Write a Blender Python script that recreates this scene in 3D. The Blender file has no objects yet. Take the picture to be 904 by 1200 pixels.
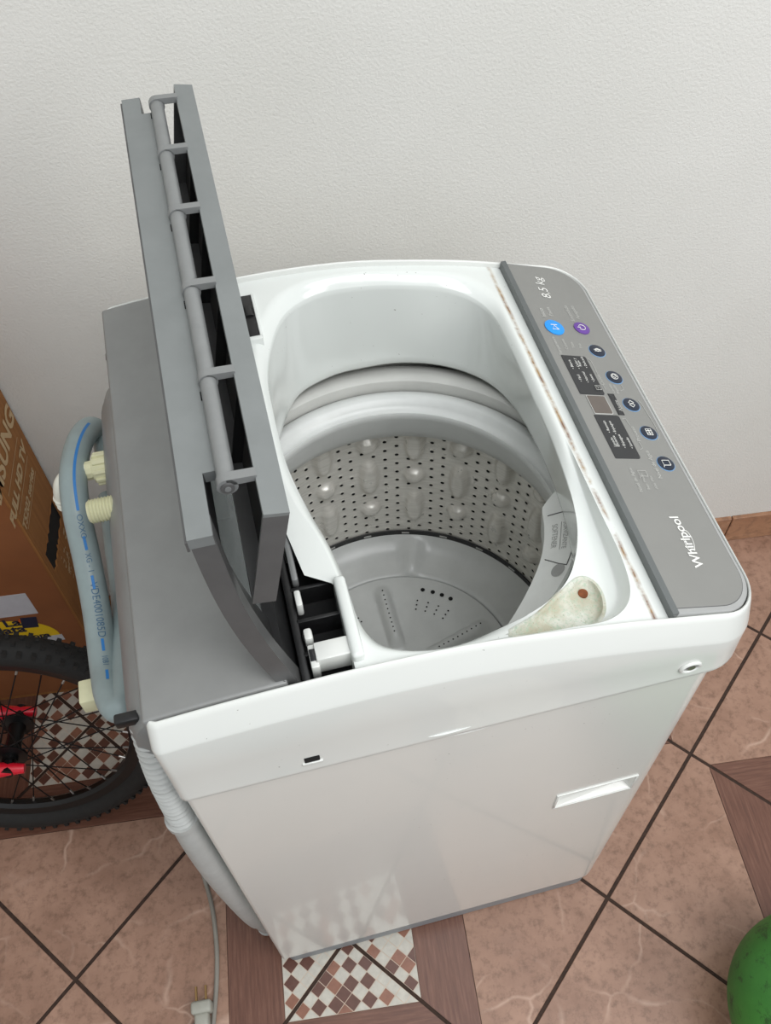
import bpy, bmesh, math, random
from mathutils import Vector, Matrix
random.seed(7)
scene = bpy.context.scene
COL = scene.collection
PI = math.pi
R = math.radians

# ------------------------------------------------------------------ camera
F_PX, IW, IH = 1047.92, 904.0, 1200.0
CAM = Vector((-0.40337, -0.34079, 1.69132))
PITCH, YAW, ROLL = 0.93384, -0.10353, -0.04068
def cam_axes():
    cp, sp = math.cos(PITCH), math.sin(PITCH)
    r, d, f = Vector((1, 0, 0)), Vector((0, -sp, -cp)), Vector((0, cp, -sp))
    rz = Matrix.Rotation(YAW, 3, 'Z')
    r, d, f = rz @ r, rz @ d, rz @ f
    c, s = math.cos(ROLL), math.sin(ROLL)
    return c * r - s * d, s * r + c * d, f
CR, CD, CF = cam_axes()
cam_data = bpy.data.cameras.new('camera')
cam_data.sensor_fit = 'HORIZONTAL'
cam_data.sensor_width = 36
cam_data.lens = F_PX / IW * 36
cam_data.clip_start = 0.02
cam = bpy.data.objects.new('camera', cam_data)
COL.objects.link(cam)
m3 = Matrix((CR, -CD, -CF)).transposed()
cam.matrix_world = Matrix.Translation(CAM) @ m3.to_4x4()
scene.camera = cam

# ------------------------------------------------------------------ light
world = bpy.data.worlds.new('world')
scene.world = world
world.use_nodes = True
bgn = world.node_tree.nodes['Background']
bgn.inputs[0].default_value = (0.94, 0.975, 1.0, 1)
bgn.inputs[1].default_value = 0.66
def area(name, loc, target, sx, sy, power, col):
    l = bpy.data.lights.new(name, 'AREA'); l.shape = 'RECTANGLE'
    l.size, l.size_y, l.energy, l.color = sx, sy, power, col
    o = bpy.data.objects.new(name, l); COL.objects.link(o)
    o.location = loc
    o.rotation_euler = (Vector(target) - Vector(loc)).to_track_quat('-Z', 'Y').to_euler()
    return o
area('skylight', (0.25, -0.75, 2.9), (-0.1, 0.2, 0.6), 1.5, 1.5, 35, (0.98, 0.99, 1.0))
area('window_daylight', (1.4, -1.3, 2.3), (-0.15, 0.25, 0.7), 1.1, 1.1, 18, (1.0, 0.985, 0.95))
vs = scene.view_settings
vs.view_transform = 'Standard'; vs.look = 'None'; vs.exposure = 0.0; vs.gamma = 1.0
vs.use_curve_mapping = False

# ------------------------------------------------------------------ pixel helpers (904 x 1200 frame)
WX, WY, WYAW = -0.57, -0.03113, 0.10761
W_D, W_W = 0.5544, 0.5410
def ray(u, v):
    return CR * ((u - IW / 2) / F_PX) + CD * ((v - IH / 2) / F_PX) + CF
_wm = Matrix.Translation((WX, WY, 0)) @ Matrix.Rotation(WYAW, 4, 'Z')
_wi = _wm.inverted()
LC = _wi @ CAM
def rayl(u, v): return _wi.to_3x3() @ ray(u, v)
def lz(u, v, z): d = rayl(u, v); return LC + d * ((z - LC.z) / d.z)
def lx(u, v, x): d = rayl(u, v); return LC + d * ((x - LC.x) / d.x)
def ly(u, v, y): d = rayl(u, v); return LC + d * ((y - LC.y) / d.y)
def wz(u, v, z): d = ray(u, v); return CAM + d * ((z - CAM.z) / d.z)
def wxp(u, v, x): d = ray(u, v); return CAM + d * ((x - CAM.x) / d.x)
def wyp(u, v, y): d = ray(u, v); return CAM + d * ((y - CAM.y) / d.y)

# ------------------------------------------------------------------ materials
def srgb(r, g, b):
    f = lambda c: (c / 255 / 12.92) if c / 255 <= 0.04045 else ((c / 255 + 0.055) / 1.055) ** 2.4
    return (f(r), f(g), f(b), 1)
MATS = {}
class NB:
    def __init__(s, name):
        s.m = bpy.data.materials.new(name); s.m.use_nodes = True
        s.nt = s.m.node_tree; s.n = s.nt.nodes; s.b = s.n['Principled BSDF']; MATS[name] = s.m
    def new(s, t, **kw):
        n = s.n.new(t)
        for k, v in kw.items():
            setattr(n, k, v)
        return n
    def link(s, a, b): s.nt.links.new(a, b)
    def coord(s, out='Object'):
        return s.new('ShaderNodeTexCoord').outputs[out]
    def noise(s, vec, scale, detail=4, rough=0.55, dist=0):
        n = s.new('ShaderNodeTexNoise'); n.inputs['Scale'].default_value = scale
        n.inputs['Detail'].default_value = detail; n.inputs['Roughness'].default_value = rough
        n.inputs['Distortion'].default_value = dist
        if vec is not None: s.link(vec, n.inputs['Vector'])
        return n.outputs['Fac']
    def ramp(s, fac, stops):
        n = s.new('ShaderNodeValToRGB'); e = n.color_ramp.elements
        while len(e) < len(stops): e.new(0.5)
        for k, (p, c) in enumerate(stops): e[k].position = p; e[k].color = c
        s.link(fac, n.inputs[0]); return n.outputs[0]
    def math(s, op, a, b=None, clamp=False):
        n = s.new('ShaderNodeMath', operation=op, use_clamp=clamp)
        for k, x in enumerate((a, b)):
            if x is None: continue
            if isinstance(x, (int, float)): n.inputs[k].default_value = x
            else: s.link(x, n.inputs[k])
        return n.outputs[0]
    def mix(s, fac, a, b, blend='MIX'):
        n = s.new('ShaderNodeMix', data_type='RGBA', blend_type=blend)
        for i, x in ((0, fac), (6, a), (7, b)):
            if isinstance(x, (int, float)): n.inputs[i].default_value = x
            elif isinstance(x, tuple): n.inputs[i].default_value = x
            else: s.link(x, n.inputs[i])
        return n.outputs[2]
    def bump(s, h, strength, dist):
        n = s.new('ShaderNodeBump'); n.inputs['Strength'].default_value = strength
        n.inputs['Distance'].default_value = dist; s.link(h, n.inputs['Height'])
        s.link(n.outputs[0], s.b.inputs['Normal'])
    def set(s, col=None, rough=None, metal=None, coat=None, spec=None, trans=None, ior=None):
        I = s.b.inputs
        if col is not None:
            if isinstance(col, tuple): I['Base Color'].default_value = col
            else: s.link(col, I['Base Color'])
        if rough is not None:
            if isinstance(rough, (int, float)): I['Roughness'].default_value = rough
            else: s.link(rough, I['Roughness'])
        if metal is not None: I['Metallic'].default_value = metal
        if coat is not None: I['Coat Weight'].default_value = coat
        if spec is not None: I['Specular IOR Level'].default_value = spec
        if trans is not None: I['Transmission Weight'].default_value = trans
        if ior is not None: I['IOR'].default_value = ior
        return s.m

def plain(name, col, rough, metal=0, grain=0.05, gscale=60, bump=0, **kw):
    n = NB(name); c = n.coord()
    f = n.noise(c, gscale, 3)
    lo = tuple(x * (1 - grain) for x in col[:3]) + (1,)
    hi = tuple(min(1, x * (1 + grain)) for x in col[:3]) + (1,)
    n.set(n.ramp(f, [(0.3, lo), (0.7, hi)]), rough, metal, **kw)
    if bump: n.bump(n.noise(c, gscale * 6, 2), bump, 0.001)
    return n.m

def mat_wall():
    n = NB('wall_paint'); c = n.coord()
    f = n.noise(c, 3, 4)
    base = n.ramp(f, [(0.3, srgb(214, 213, 208)), (0.7, srgb(222, 221, 217))])
    st = n.noise(c, 14, 6, 0.7)
    base = n.mix(n.ramp(st, [(0.70, (0, 0, 0, 1)), (0.78, (0.45, 0.45, 0.45, 1))]), base, srgb(188, 182, 170))
    n.set(base, 0.75)
    h = n.math('ADD', n.noise(c, 250, 2, 0.5), n.math('MULTIPLY', n.noise(c, 600, 2), 0.4))
    n.bump(h, 0.42, 0.0018)
mat_wall()

def mat_stone(name, a, b, vein):
    n = NB(name); c = n.coord()
    info = n.new('ShaderNodeObjectInfo')
    off = n.new('ShaderNodeVectorMath', operation='ADD')
    sc = n.new('ShaderNodeVectorMath', operation='SCALE'); sc.inputs['Scale'].default_value = 0.0
    comb = n.new('ShaderNodeCombineXYZ')
    r10 = n.math('MULTIPLY', info.outputs['Random'], 23.0)
    n.link(r10, comb.inputs[0]); n.link(r10, comb.inputs[1])
    n.link(c, off.inputs[0]); n.link(comb.outputs[0], off.inputs[1])
    v = off.outputs[0]
    f1 = n.noise(v, 9, 6, 0.65)
    base = n.ramp(f1, [(0.25, a), (0.75, b)])
    mott = n.noise(v, 60, 5, 0.7)
    base = n.mix(n.ramp(mott, [(0.48, (0, 0, 0, 1)), (0.70, (0.7, 0.7, 0.7, 1))]), base, srgb(108, 80, 64))
    # crackle veins: warped cell borders, broken up by noise
    w = n.new('ShaderNodeTexNoise'); w.inputs['Scale'].default_value = 9; w.inputs['Detail'].default_value = 3
    n.link(v, w.inputs['Vector'])
    wv = n.new('ShaderNodeVectorMath', operation='MULTIPLY_ADD')
    n.link(w.outputs['Color'], wv.inputs[0]); wv.inputs[1].default_value = (0.09, 0.09, 0.0); n.link(v, wv.inputs[2])
    vo = n.new('ShaderNodeTexVoronoi', feature='DISTANCE_TO_EDGE'); vo.inputs['Scale'].default_value = 6.5
    n.link(wv.outputs[0], vo.inputs['Vector'])
    line = n.ramp(vo.outputs['Distance'], [(0.0, (1, 1, 1, 1)), (0.022, (0, 0, 0, 1))])
    brk = n.ramp(n.noise(v, 7, 3), [(0.45, (0, 0, 0, 1)), (0.62, (0.55, 0.55, 0.55, 1))])
    base = n.mix(n.math('MULTIPLY', line, brk), base, vein)
    n.set(base, n.ramp(f1, [(0.3, (0.3, 0.3, 0.3, 1)), (0.7, (0.45, 0.45, 0.45, 1))]))
    n.bump(mott, 0.12, 0.001)
mat_stone('tile_stone', srgb(136, 102, 84), srgb(176, 140, 120), srgb(208, 178, 160))
mat_stone('skirting_stone', srgb(146, 104, 78), srgb(178, 136, 106), srgb(206, 165, 135))

def mat_wood(name, along):
    n = NB(name); c = n.coord()
    mp = n.new('ShaderNodeMapping')
    mp.inputs['Scale'].default_value = (14, 220, 14) if along == 'x' else (220, 14, 14)
    n.link(c, mp.inputs[0])
    f = n.noise(mp.outputs[0], 1.0, 5, 0.7)
    n.set(n.ramp(f, [(0.25, srgb(84, 54, 44)), (0.5, srgb(108, 72, 58)), (0.8, srgb(134, 96, 80))]), 0.34)
mat_wood('tile_wood', 'x')
plain('mosaic_white', srgb(196, 192, 182), 0.3, grain=0.10, gscale=90)
plain('mosaic_dark', srgb(96, 62, 52), 0.3, grain=0.12, gscale=90)
plain('mosaic_mid', srgb(140, 96, 78), 0.3, grain=0.12, gscale=90)
plain('mosaic_joint', srgb(206, 188, 170), 0.5, grain=0.06)
plain('grout', srgb(58, 42, 34), 0.9, grain=0.3, gscale=120, bump=0.3)

def mat_white(name, col, rough, stain=False):
    n = NB(name); c = n.coord()
    base = n.ramp(n.noise(c, 6, 4), [(0.3, tuple(x * .975 for x in col[:3]) + (1,)), (0.7, col)])
    speck = n.noise(c, 260, 2, 0.5)
    patch = n.noise(c, 9, 3)
    m = n.math('MULTIPLY', n.ramp(speck, [(0.74, (0, 0, 0, 1)), (0.76, (1, 1, 1, 1))]), n.ramp(patch, [(0.5, (0, 0, 0, 1)), (0.6, (.7, .7, .7, 1))]))
    base = n.mix(m, base, srgb(84, 72, 60))
    if stain:   # rust line in the seam beside the control panel
        sp = n.new('ShaderNodeSeparateXYZ'); n.link(c, sp.inputs[0])
        wob = n.math('MULTIPLY', n.math('SUBTRACT', n.noise(c, 45, 4), 0.5), 0.0022)
        d = n.math('ABSOLUTE', n.math('SUBTRACT', n.math('ADD', sp.outputs[0], wob), 0.4578))
        k = n.ramp(d, [(0.0004, (1, 1, 1, 1)), (0.0014, (0, 0, 0, 1))])
        k = n.math('MULTIPLY', k, n.math('GREATER_THAN', sp.outputs[2], 0.957))
        k = n.math('MULTIPLY', k, n.ramp(n.noise(c, 22, 5, 0.7), [(0.38, (0, 0, 0, 1)), (0.56, (1, 1, 1, 1))]))
        base = n.mix(k, base, n.ramp(n.noise(c, 60, 2), [(0.4, srgb(112, 70, 34)), (0.6, srgb(150, 116, 62))]))
    n.set(base, rough, coat=0.3)
    n.b.inputs['Coat Roughness'].default_value = 0.05
mat_white('white_plastic', srgb(220, 222, 218), 0.26)
mat_white('white_basin', srgb(221, 225, 222), 0.14, True)
mat_white('white_enamel', srgb(222, 222, 217), 0.22)

def mat_tray():
    n = NB('grimy_tray'); c = n.coord()
    f = n.noise(c, 260, 5, 0.75); g = n.noise(c, 40, 4)
    base = n.ramp(g, [(0.35, srgb(184, 180, 160)), (0.6, srgb(212, 214, 204))])
    base = n.mix(n.ramp(f, [(0.5, (0, 0, 0, 1)), (0.64, (.7, .7, .7, 1))]), base, srgb(162, 188, 166))
    h = n.noise(c, 500, 3)
    base = n.mix(n.ramp(h, [(0.62, (0, 0, 0, 1)), (0.72, (.8, .8, .8, 1))]), base, srgb(150, 138, 104))
    n.set(base, 0.7); n.bump(f, 0.5, 0.002)
mat_tray()
plain('grey_silver', srgb(138, 139, 138), 0.42, 0.25, grain=0.05, gscale=30, bump=0.05)
plain('lid_grey', srgb(128, 132, 132), 0.38, 0.3, grain=0.05, gscale=30, bump=0.05)
plain('lid_rod_grey', srgb(134, 136, 136), 0.36, 0.3, grain=0.05)
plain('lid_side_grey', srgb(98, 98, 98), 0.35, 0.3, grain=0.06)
plain('panel_grey', srgb(142, 142, 139), 0.36, 0.3, grain=0.03, gscale=20, bump=0.04)
plain('panel_bezel', srgb(172, 173, 172), 0.34, 0.3, grain=0.03)
plain('panel_edge', srgb(104, 108, 108), 0.4, 0.2, grain=0.04)
plain('panel_line', srgb(84, 84, 84), 0.5, grain=0.04)
plain('black_plastic', srgb(22, 22, 23), 0.42, grain=0.25, gscale=200, bump=0.1)
plain('black_matte', srgb(9, 9, 10), 0.8, grain=0.1)
plain('display_dark', srgb(44, 45, 47), 0.2, grain=0.05)
plain('display_glass', srgb(98, 90, 84), 0.15, grain=0.05)
plain('print_white', srgb(226, 226, 222), 0.5, grain=0.03)
plain('print_pale', srgb(184, 184, 180), 0.5, grain=0.03)
plain('button_blue', srgb(28, 146, 232), 0.35, grain=0.03)
plain('button_purple', srgb(100, 62, 148), 0.35, grain=0.04)
plain('button_navy', srgb(26, 36, 54), 0.35, grain=0.05)
plain('button_ring', srgb(112, 150, 190), 0.4, grain=0.04)
plain('tub_grey', srgb(190, 190, 186), 0.36, grain=0.05, gscale=25)
plain('ring_grey', srgb(202, 204, 202), 0.3, grain=0.04, gscale=25)
plain('tub_base_grey', srgb(208, 210, 208), 0.3, grain=0.05, gscale=25)
plain('dispenser_grey', srgb(216, 217, 214), 0.34, grain=0.03)
plain('engraved_grey', srgb(150, 150, 148), 0.5, grain=0.03)
def mat_steel():
    n = NB('brushed_steel'); c = n.coord()
    mp = n.new('ShaderNodeMapping'); mp.inputs['Scale'].default_value = (20, 20, 300); n.link(c, mp.inputs[0])
    f = n.noise(mp.outputs[0], 1, 3)
    n.set(n.ramp(f, [(0.3, srgb(216, 213, 205)), (0.7, srgb(236, 233, 226))]), n.ramp(n.noise(c, 30, 3), [(0.3, (.26, .26, .26, 1)), (0.7, (.4, .4, .4, 1))]), 0.3)
    n.bump(n.noise(c, 12, 2), 0.06, 0.01)
mat_steel()
plain('base_grey', srgb(140, 144, 148), 0.5, grain=0.06)
plain('hose_grey', srgb(140, 154, 155), 0.42, grain=0.06, gscale=40)
plain('hose_print', srgb(42, 118, 186), 0.5, grain=0.04)
plain('hose_print_dark', srgb(70, 104, 132), 0.5, grain=0.04)
plain('cream_plastic', srgb(214, 212, 176), 0.42, grain=0.05)
plain('white_fitting', srgb(222, 222, 210), 0.35, grain=0.05)
plain('drain_grey', srgb(176, 178, 176), 0.45, grain=0.05)
plain('cord_grey', srgb(140, 136, 128), 0.5, grain=0.05)
plain('plug_grey', srgb(164, 164, 154), 0.45, grain=0.05)
plain('brass', srgb(170, 140, 96), 0.3, 0.9, grain=0.06)
def mat_card():
    n = NB('cardboard'); c = n.coord()
    mp = n.new('ShaderNodeMapping'); mp.inputs['Scale'].default_value = (160, 160, 4); n.link(c, mp.inputs[0])
    f = n.noise(mp.outputs[0], 1, 3)
    base = n.ramp(f, [(0.3, srgb(146, 96, 48)), (0.7, srgb(164, 110, 58))])
    g = n.noise(c, 12, 5)
    base = n.mix(n.ramp(g, [(0.5, (0, 0, 0, 1)), (0.7, (.35, .35, .35, 1))]), base, srgb(120, 74, 36))
    n.set(base, 0.8); n.bump(f, 0.1, 0.001)
mat_card()
plain('card_front', srgb(138, 84, 46), 0.8, grain=0.1, gscale=14)
plain('card_print', srgb(200, 172, 132), 0.8, grain=0.06)
plain('label_white', srgb(196, 198, 204), 0.6, grain=0.04)
plain('sticker_yellow', srgb(236, 200, 30), 0.5, grain=0.03)
plain('sticker_ink', srgb(28, 34, 60), 0.6, grain=0.03)
plain('sticker_orange', srgb(206, 96, 30), 0.6, grain=0.03)
plain('tyre_rubber', srgb(25, 24, 23), 0.75, grain=0.2, gscale=120, bump=0.4)
plain('rim_black', srgb(20, 20, 21), 0.3, 0.2, grain=0.1)
plain('hub_black', srgb(16, 16, 17), 0.35, 0.2, grain=0.1)
plain('spoke_black', srgb(26, 24, 24), 0.4, 0.5, grain=0.05)
plain('nipple_silver', srgb(170, 168, 164), 0.35, 0.9, grain=0.05)
plain('fork_red', srgb(214, 22, 46), 0.3, grain=0.05)
def mat_ball():
    n = NB('scuffed_green'); c = n.coord()
    f = n.noise(c, 7, 5); base = n.ramp(f, [(0.3, srgb(44, 104, 40)), (0.7, srgb(66, 138, 54))])
    mp = n.new('ShaderNodeMapping'); mp.inputs['Scale'].default_value = (60, 22, 30); mp.inputs['Rotation'].default_value = (0.4, 0.5, 0.3); n.link(c, mp.inputs[0])
    s = n.noise(mp.outputs[0], 1, 5, 0.75)
    base = n.mix(n.ramp(s, [(0.53, (0, 0, 0, 1)), (0.62, (.8, .8, .8, 1))]), base, srgb(34, 62, 30))
    n.set(base, 0.55); n.bump(s, 0.3, 0.003)
mat_ball()
def mat_glass():
    n = NB('lid_glass'); c = n.coord()
    n.set(n.ramp(n.noise(c, 10), [(0.3, srgb(206, 212, 212)), (0.7, srgb(214, 220, 220))]), 0.05, trans=0.9, ior=1.45)
mat_glass()
plain('rust', srgb(120, 66, 34), 0.85, grain=0.3, gscale=200)
M = MATS

# ------------------------------------------------------------------ mesh helpers
def link(o, parent=None):
    COL.objects.link(o)
    if parent: o.parent = parent
    return o
def mesh(name, verts, faces, mat, parent=None, smooth=True, sharp=35, recalc=True):
    me = bpy.data.meshes.new(name)
    me.from_pydata([tuple(v) for v in verts], [], faces)
    if recalc:
        bm = bmesh.new(); bm.from_mesh(me)
        bmesh.ops.recalc_face_normals(bm, faces=bm.faces); bm.to_mesh(me); bm.free()
    me.materials.append(M[mat])
    for p in me.polygons: p.use_smooth = smooth
    if smooth: me.set_sharp_from_angle(angle=R(sharp))
    me.update()
    return link(bpy.data.objects.new(name, me), parent)
def from_bm(name, bm, mat, parent=None, smooth=True, sharp=35):
    bmesh.ops.recalc_face_normals(bm, faces=bm.faces)
    me = bpy.data.meshes.new(name); bm.to_mesh(me); bm.free()
    me.materials.append(M[mat])
    for p in me.polygons: p.use_smooth = smooth
    if smooth: me.set_sharp_from_angle(angle=R(sharp))
    return link(bpy.data.objects.new(name, me), parent)
def empty(name, loc=(0, 0, 0), rz=0, label=None, cat=None, group=None):
    o = bpy.data.objects.new(name, None); o.empty_display_size = 0.05
    o.location = loc; o.rotation_euler = (0, 0, rz); COL.objects.link(o)
    tag(o, label, cat, group); return o
def tag(o, label=None, cat=None, group=None, kind=None):
    if label: o['label'] = label
    if cat: o['category'] = cat
    if group: o['group'] = group
    if kind: o['kind'] = kind
    return o
def add_box(bm, x0, x1, y0, y1, z0, z1, bev=0.0, seg=2, mat4=None):
    vs_ = [bm.verts.new((x, y, z)) for x in (x0, x1) for y in (y0, y1) for z in (z0, z1)]
    fs = []
    for q in ((0, 1, 3, 2), (4, 6, 7, 5), (0, 4, 5, 1), (2, 3, 7, 6), (0, 2, 6, 4), (1, 5, 7, 3)):
        fs.append(bm.faces.new([vs_[k] for k in q]))
    if mat4 is not None:
        for v in vs_: v.co = mat4 @ v.co
    if bev:
        es = list({e for f in fs for e in f.edges})
        bmesh.ops.bevel(bm, geom=es, offset=bev, segments=seg, affect='EDGES', profile=0.5)
def box(name, x0, x1, y0, y1, z0, z1, mat, parent=None, bev=0.0, seg=2, mat4=None):
    bm = bmesh.new(); add_box(bm, x0, x1, y0, y1, z0, z1, bev, seg, mat4)
    return from_bm(name, bm, mat, parent)
def smoothpath(pts, n=8):
    pts = [Vector(p) for p in pts]; out = []
    P = [2 * pts[0] - pts[1]] + pts + [2 * pts[-1] - pts[-2]]
    for i in range(1, len(P) - 2):
        p0, p1, p2, p3 = P[i - 1:i + 3]
        for k in range(n):
            t = k / n
            out.append(0.5 * ((2 * p1) + (p2 - p0) * t + (2 * p0 - 5 * p1 + 4 * p2 - p3) * t * t + (3 * p1 - p0 - 3 * p2 + p3) * t ** 3))
    out.append(pts[-1].copy()); return out
def frames(path, up=Vector((0, 0, 1))):
    T = []
    for i in range(len(path)):
        a, b = path[max(0, i - 1)], path[min(len(path) - 1, i + 1)]
        T.append((b - a).normalized())
    n = T[0].orthogonal().normalized(); out = []
    for t in T:
        n = (n - t * n.dot(t)).normalized(); out.append((t, n, t.cross(n)))
    return out
def tube_data(path, rad, n=12, caps=True):
    rads = rad if isinstance(rad, (list, tuple)) else [rad] * len(path)
    fr = frames(path); V, Fc = [], []
    for p, (t, a, b), r in zip(path, fr, rads):
        for k in range(n):
            w = 2 * PI * k / n; V.append(p + (a * math.cos(w) + b * math.sin(w)) * r)
    for i in range(len(path) - 1):
        for k in range(n):
            Fc.append((i * n + k, i * n + (k + 1) % n, (i + 1) * n + (k + 1) % n, (i + 1) * n + k))
    if caps:
        Fc.append(tuple(range(n))); Fc.append(tuple(range((len(path) - 1) * n, len(path) * n)))
    return V, Fc
def tube(name, path, rad, mat, parent=None, n=12, caps=True):
    V, Fc = tube_data([Vector(p) for p in path], rad, n, caps)
    return mesh(name, V, Fc, mat, parent)
def lathe_data(prof, c, n, a0=0, a1=2 * PI):
    full = abs(a1 - a0 - 2 * PI) < 1e-6; cols = n if full else n + 1
    V, Fc = [], []
    for r, z in prof:
        for k in range(cols):
            a = a0 + (a1 - a0) * k / n
            V.append(Vector((c[0] + r * math.cos(a), c[1] + r * math.sin(a), z)))
    for i in range(len(prof) - 1):
        for k in range(n):
            k2 = (k + 1) % cols
            Fc.append((i * cols + k, i * cols + k2, (i + 1) * cols + k2, (i + 1) * cols + k))
    return V, Fc
def lathe(name, prof, c, mat, parent=None, n=96, a0=0, a1=2 * PI, sharp=35):
    V, Fc = lathe_data(prof, c, n, a0, a1)
    return mesh(name, V, Fc, mat, parent, sharp=sharp)
def cyl(name, p0, p1, r, mat, parent=None, n=16):
    return tube(name, [Vector(p0), Vector(p1)], r, mat, parent, n)
def merge(parts):
    V, Fc = [], []
    for v, f in parts:
        o = len(V); V += list(v); Fc += [tuple(i + o for i in q) for q in f]
    return V, Fc
def rrect(x0, x1, y0, y1, rl, rr, k=10, n=24):
    """counter-clockwise loop: rl radius of corners at x0, rr at x1; straight runs subdivided"""
    pts = []
    def run(a, b):
        for i in range(n): t = i / n; pts.append((a[0] + (b[0] - a[0]) * t, a[1] + (b[1] - a[1]) * t))
    def arc(cx, cy, r, a):
        for i in range(k): t = R(a + 90 * i / k); pts.append((cx + r * math.cos(t), cy + r * math.sin(t)))
    run((x0 + rl, y0), (x1 - rr, y0)); arc(x1 - rr, y0 + rr, rr, -90)
    run((x1, y0 + rr), (x1, y1 - rr)); arc(x1 - rr, y1 - rr, rr, 0)
    run((x1 - rr, y1), (x0 + rl, y1)); arc(x0 + rl, y1 - rl, rl, 90)
    run((x0, y1 - rl), (x0, y0 + rl)); arc(x0 + rl, y0 + rl, rl, 180)
    return pts
def loft(loops, close=True):
    n = len(loops[0]); V = [Vector(p) for l in loops for p in l]; Fc = []
    for i in range(len(loops) - 1):
        for k in range(n if close else n - 1):
            k2 = (k + 1) % n
            Fc.append((i * n + k, i * n + k2, (i + 1) * n + k2, (i + 1) * n + k))
    return V, Fc
def text_tris(s, size, align='LEFT', shear=0.0, bold=0.0, spacing=1.0):
    """lettering as flat 2-D triangles"""
    cu = bpy.data.curves.new('t', 'FONT'); cu.body = s; cu.size = size; cu.align_x = align; cu.align_y = 'CENTER'
    cu.shear = shear; cu.offset = bold; cu.resolution_u = 3; cu.space_character = spacing
    ob = bpy.data.objects.new('t', cu); COL.objects.link(ob)
    dg = bpy.context.evaluated_depsgraph_get()
    me = bpy.data.meshes.new_from_object(ob.evaluated_get(dg))
    V = [v.co.copy() for v in me.vertices]; Fc = [tuple(p.vertices) for p in me.polygons]
    bpy.data.objects.remove(ob); bpy.data.curves.remove(cu); bpy.data.meshes.remove(me)
    return V, Fc
def lettering(name, items, fn, mat, parent):
    """items: (text, size, u, v, kw); fn maps flat (u, v) to a point on the surface"""
    parts = []
    for s, size, u, v, kw in items:
        V, Fc = text_tris(s, size, **kw)
        parts.append(([fn(u + p.x, v + p.y) for p in V], Fc))
    V, Fc = merge(parts)
    return mesh(name, V, Fc, mat, parent, smooth=False, recalc=False)

# ------------------------------------------------------------------ the room
TILE = 0.33; S2 = math.sqrt(0.5)
WALL_Y = 0.712
X_MIN, X_MAX, Y_MIN = -2.6, 2.4, -1.6
floor = mesh('floor', [(X_MIN, Y_MIN, -0.05), (X_MAX, Y_MIN, -0.05), (X_MAX, WALL_Y + .1, -0.05), (X_MIN, WALL_Y + .1, -0.05),
                       (X_MIN, Y_MIN, -0.0016), (X_MAX, Y_MIN, -0.0016), (X_MAX, WALL_Y + .1, -0.0016), (X_MIN, WALL_Y + .1, -0.0016)],
             [(0, 1, 2, 3), (4, 5, 6, 7), (0, 1, 5, 4), (1, 2, 6, 5), (2, 3, 7, 6), (3, 0, 4, 7)], 'grout', smooth=False)
tag(floor, kind='structure', label='brown ceramic tile floor laid diagonally with dark grout joints')
def clip_poly(poly, nx, ny, c):
    """keep the side nx*x + ny*y <= c"""
    out = []
    for i in range(len(poly)):
        a, b = poly[i], poly[(i + 1) % len(poly)]
        da, db = nx * a[0] + ny * a[1] - c, nx * b[0] + ny * b[1] - c
        if da <= 0: out.append(a)
        if da * db < 0:
            t = da / (da - db); out.append((a[0] + (b[0] - a[0]) * t, a[1] + (b[1] - a[1]) * t))
    return out
def prism(poly, z0, z1, ch=0.0):
    n = len(poly); cx = sum(p[0] for p in poly) / n; cy = sum(p[1] for p in poly) / n
    V = [Vector((p[0], p[1], z0)) for p in poly]; loops = [list(range(n))]
    if ch:
        V += [Vector((p[0], p[1], z1 - ch)) for p in poly]
        def ins(p):
            dx, dy = cx - p[0], cy - p[1]; d = math.hypot(dx, dy) or 1
            return Vector((p[0] + dx / d * ch * 1.4, p[1] + dy / d * ch * 1.4, z1))
        V += [ins(p) for p in poly]; L = 3
    else:
        V += [Vector((p[0], p[1], z1)) for p in poly]; L = 2
    Fc = [tuple(range(n))[::-1], tuple(range((L - 1) * n, L * n))]
    for l in range(L - 1):
        for k in range(n): Fc.append((l * n + k, l * n + (k + 1) % n, (l + 1) * n + (k + 1) % n, (l + 1) * n + k))
    return V, Fc
def ab2xy(a, b): return ((a + b) * S2, (a - b) * S2)
G2 = 0.0032                     # half of the grout joint
LEG_M, LEG_W = 0.1615, 0.2925   # mosaic and wood triangles at the decorated tile corner
MS = LEG_M / 8
def quad_poly(a0, a1, b0, b1): return [ab2xy(a0, b0), ab2xy(a0, b1), ab2xy(a1, b1), ab2xy(a1, b0)]
def seen(x, y, pad=0.0):
    v = Vector((x, y, 0)) - CAM; d = v.dot(CF)
    if d <= 0.1: return False
    u, w = IW / 2 + F_PX * v.dot(CR) / d, IH / 2 + F_PX * v.dot(CD) / d
    return -pad < u < IW + pad and -pad < w < IH + pad
def under_washer(x, y):
    p = _wi @ Vector((x, y, 0)); return 0.02 < p.x < W_D - .02 and 0.04 < p.y < W_W + 0.15
mosaic_total = 0
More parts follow.
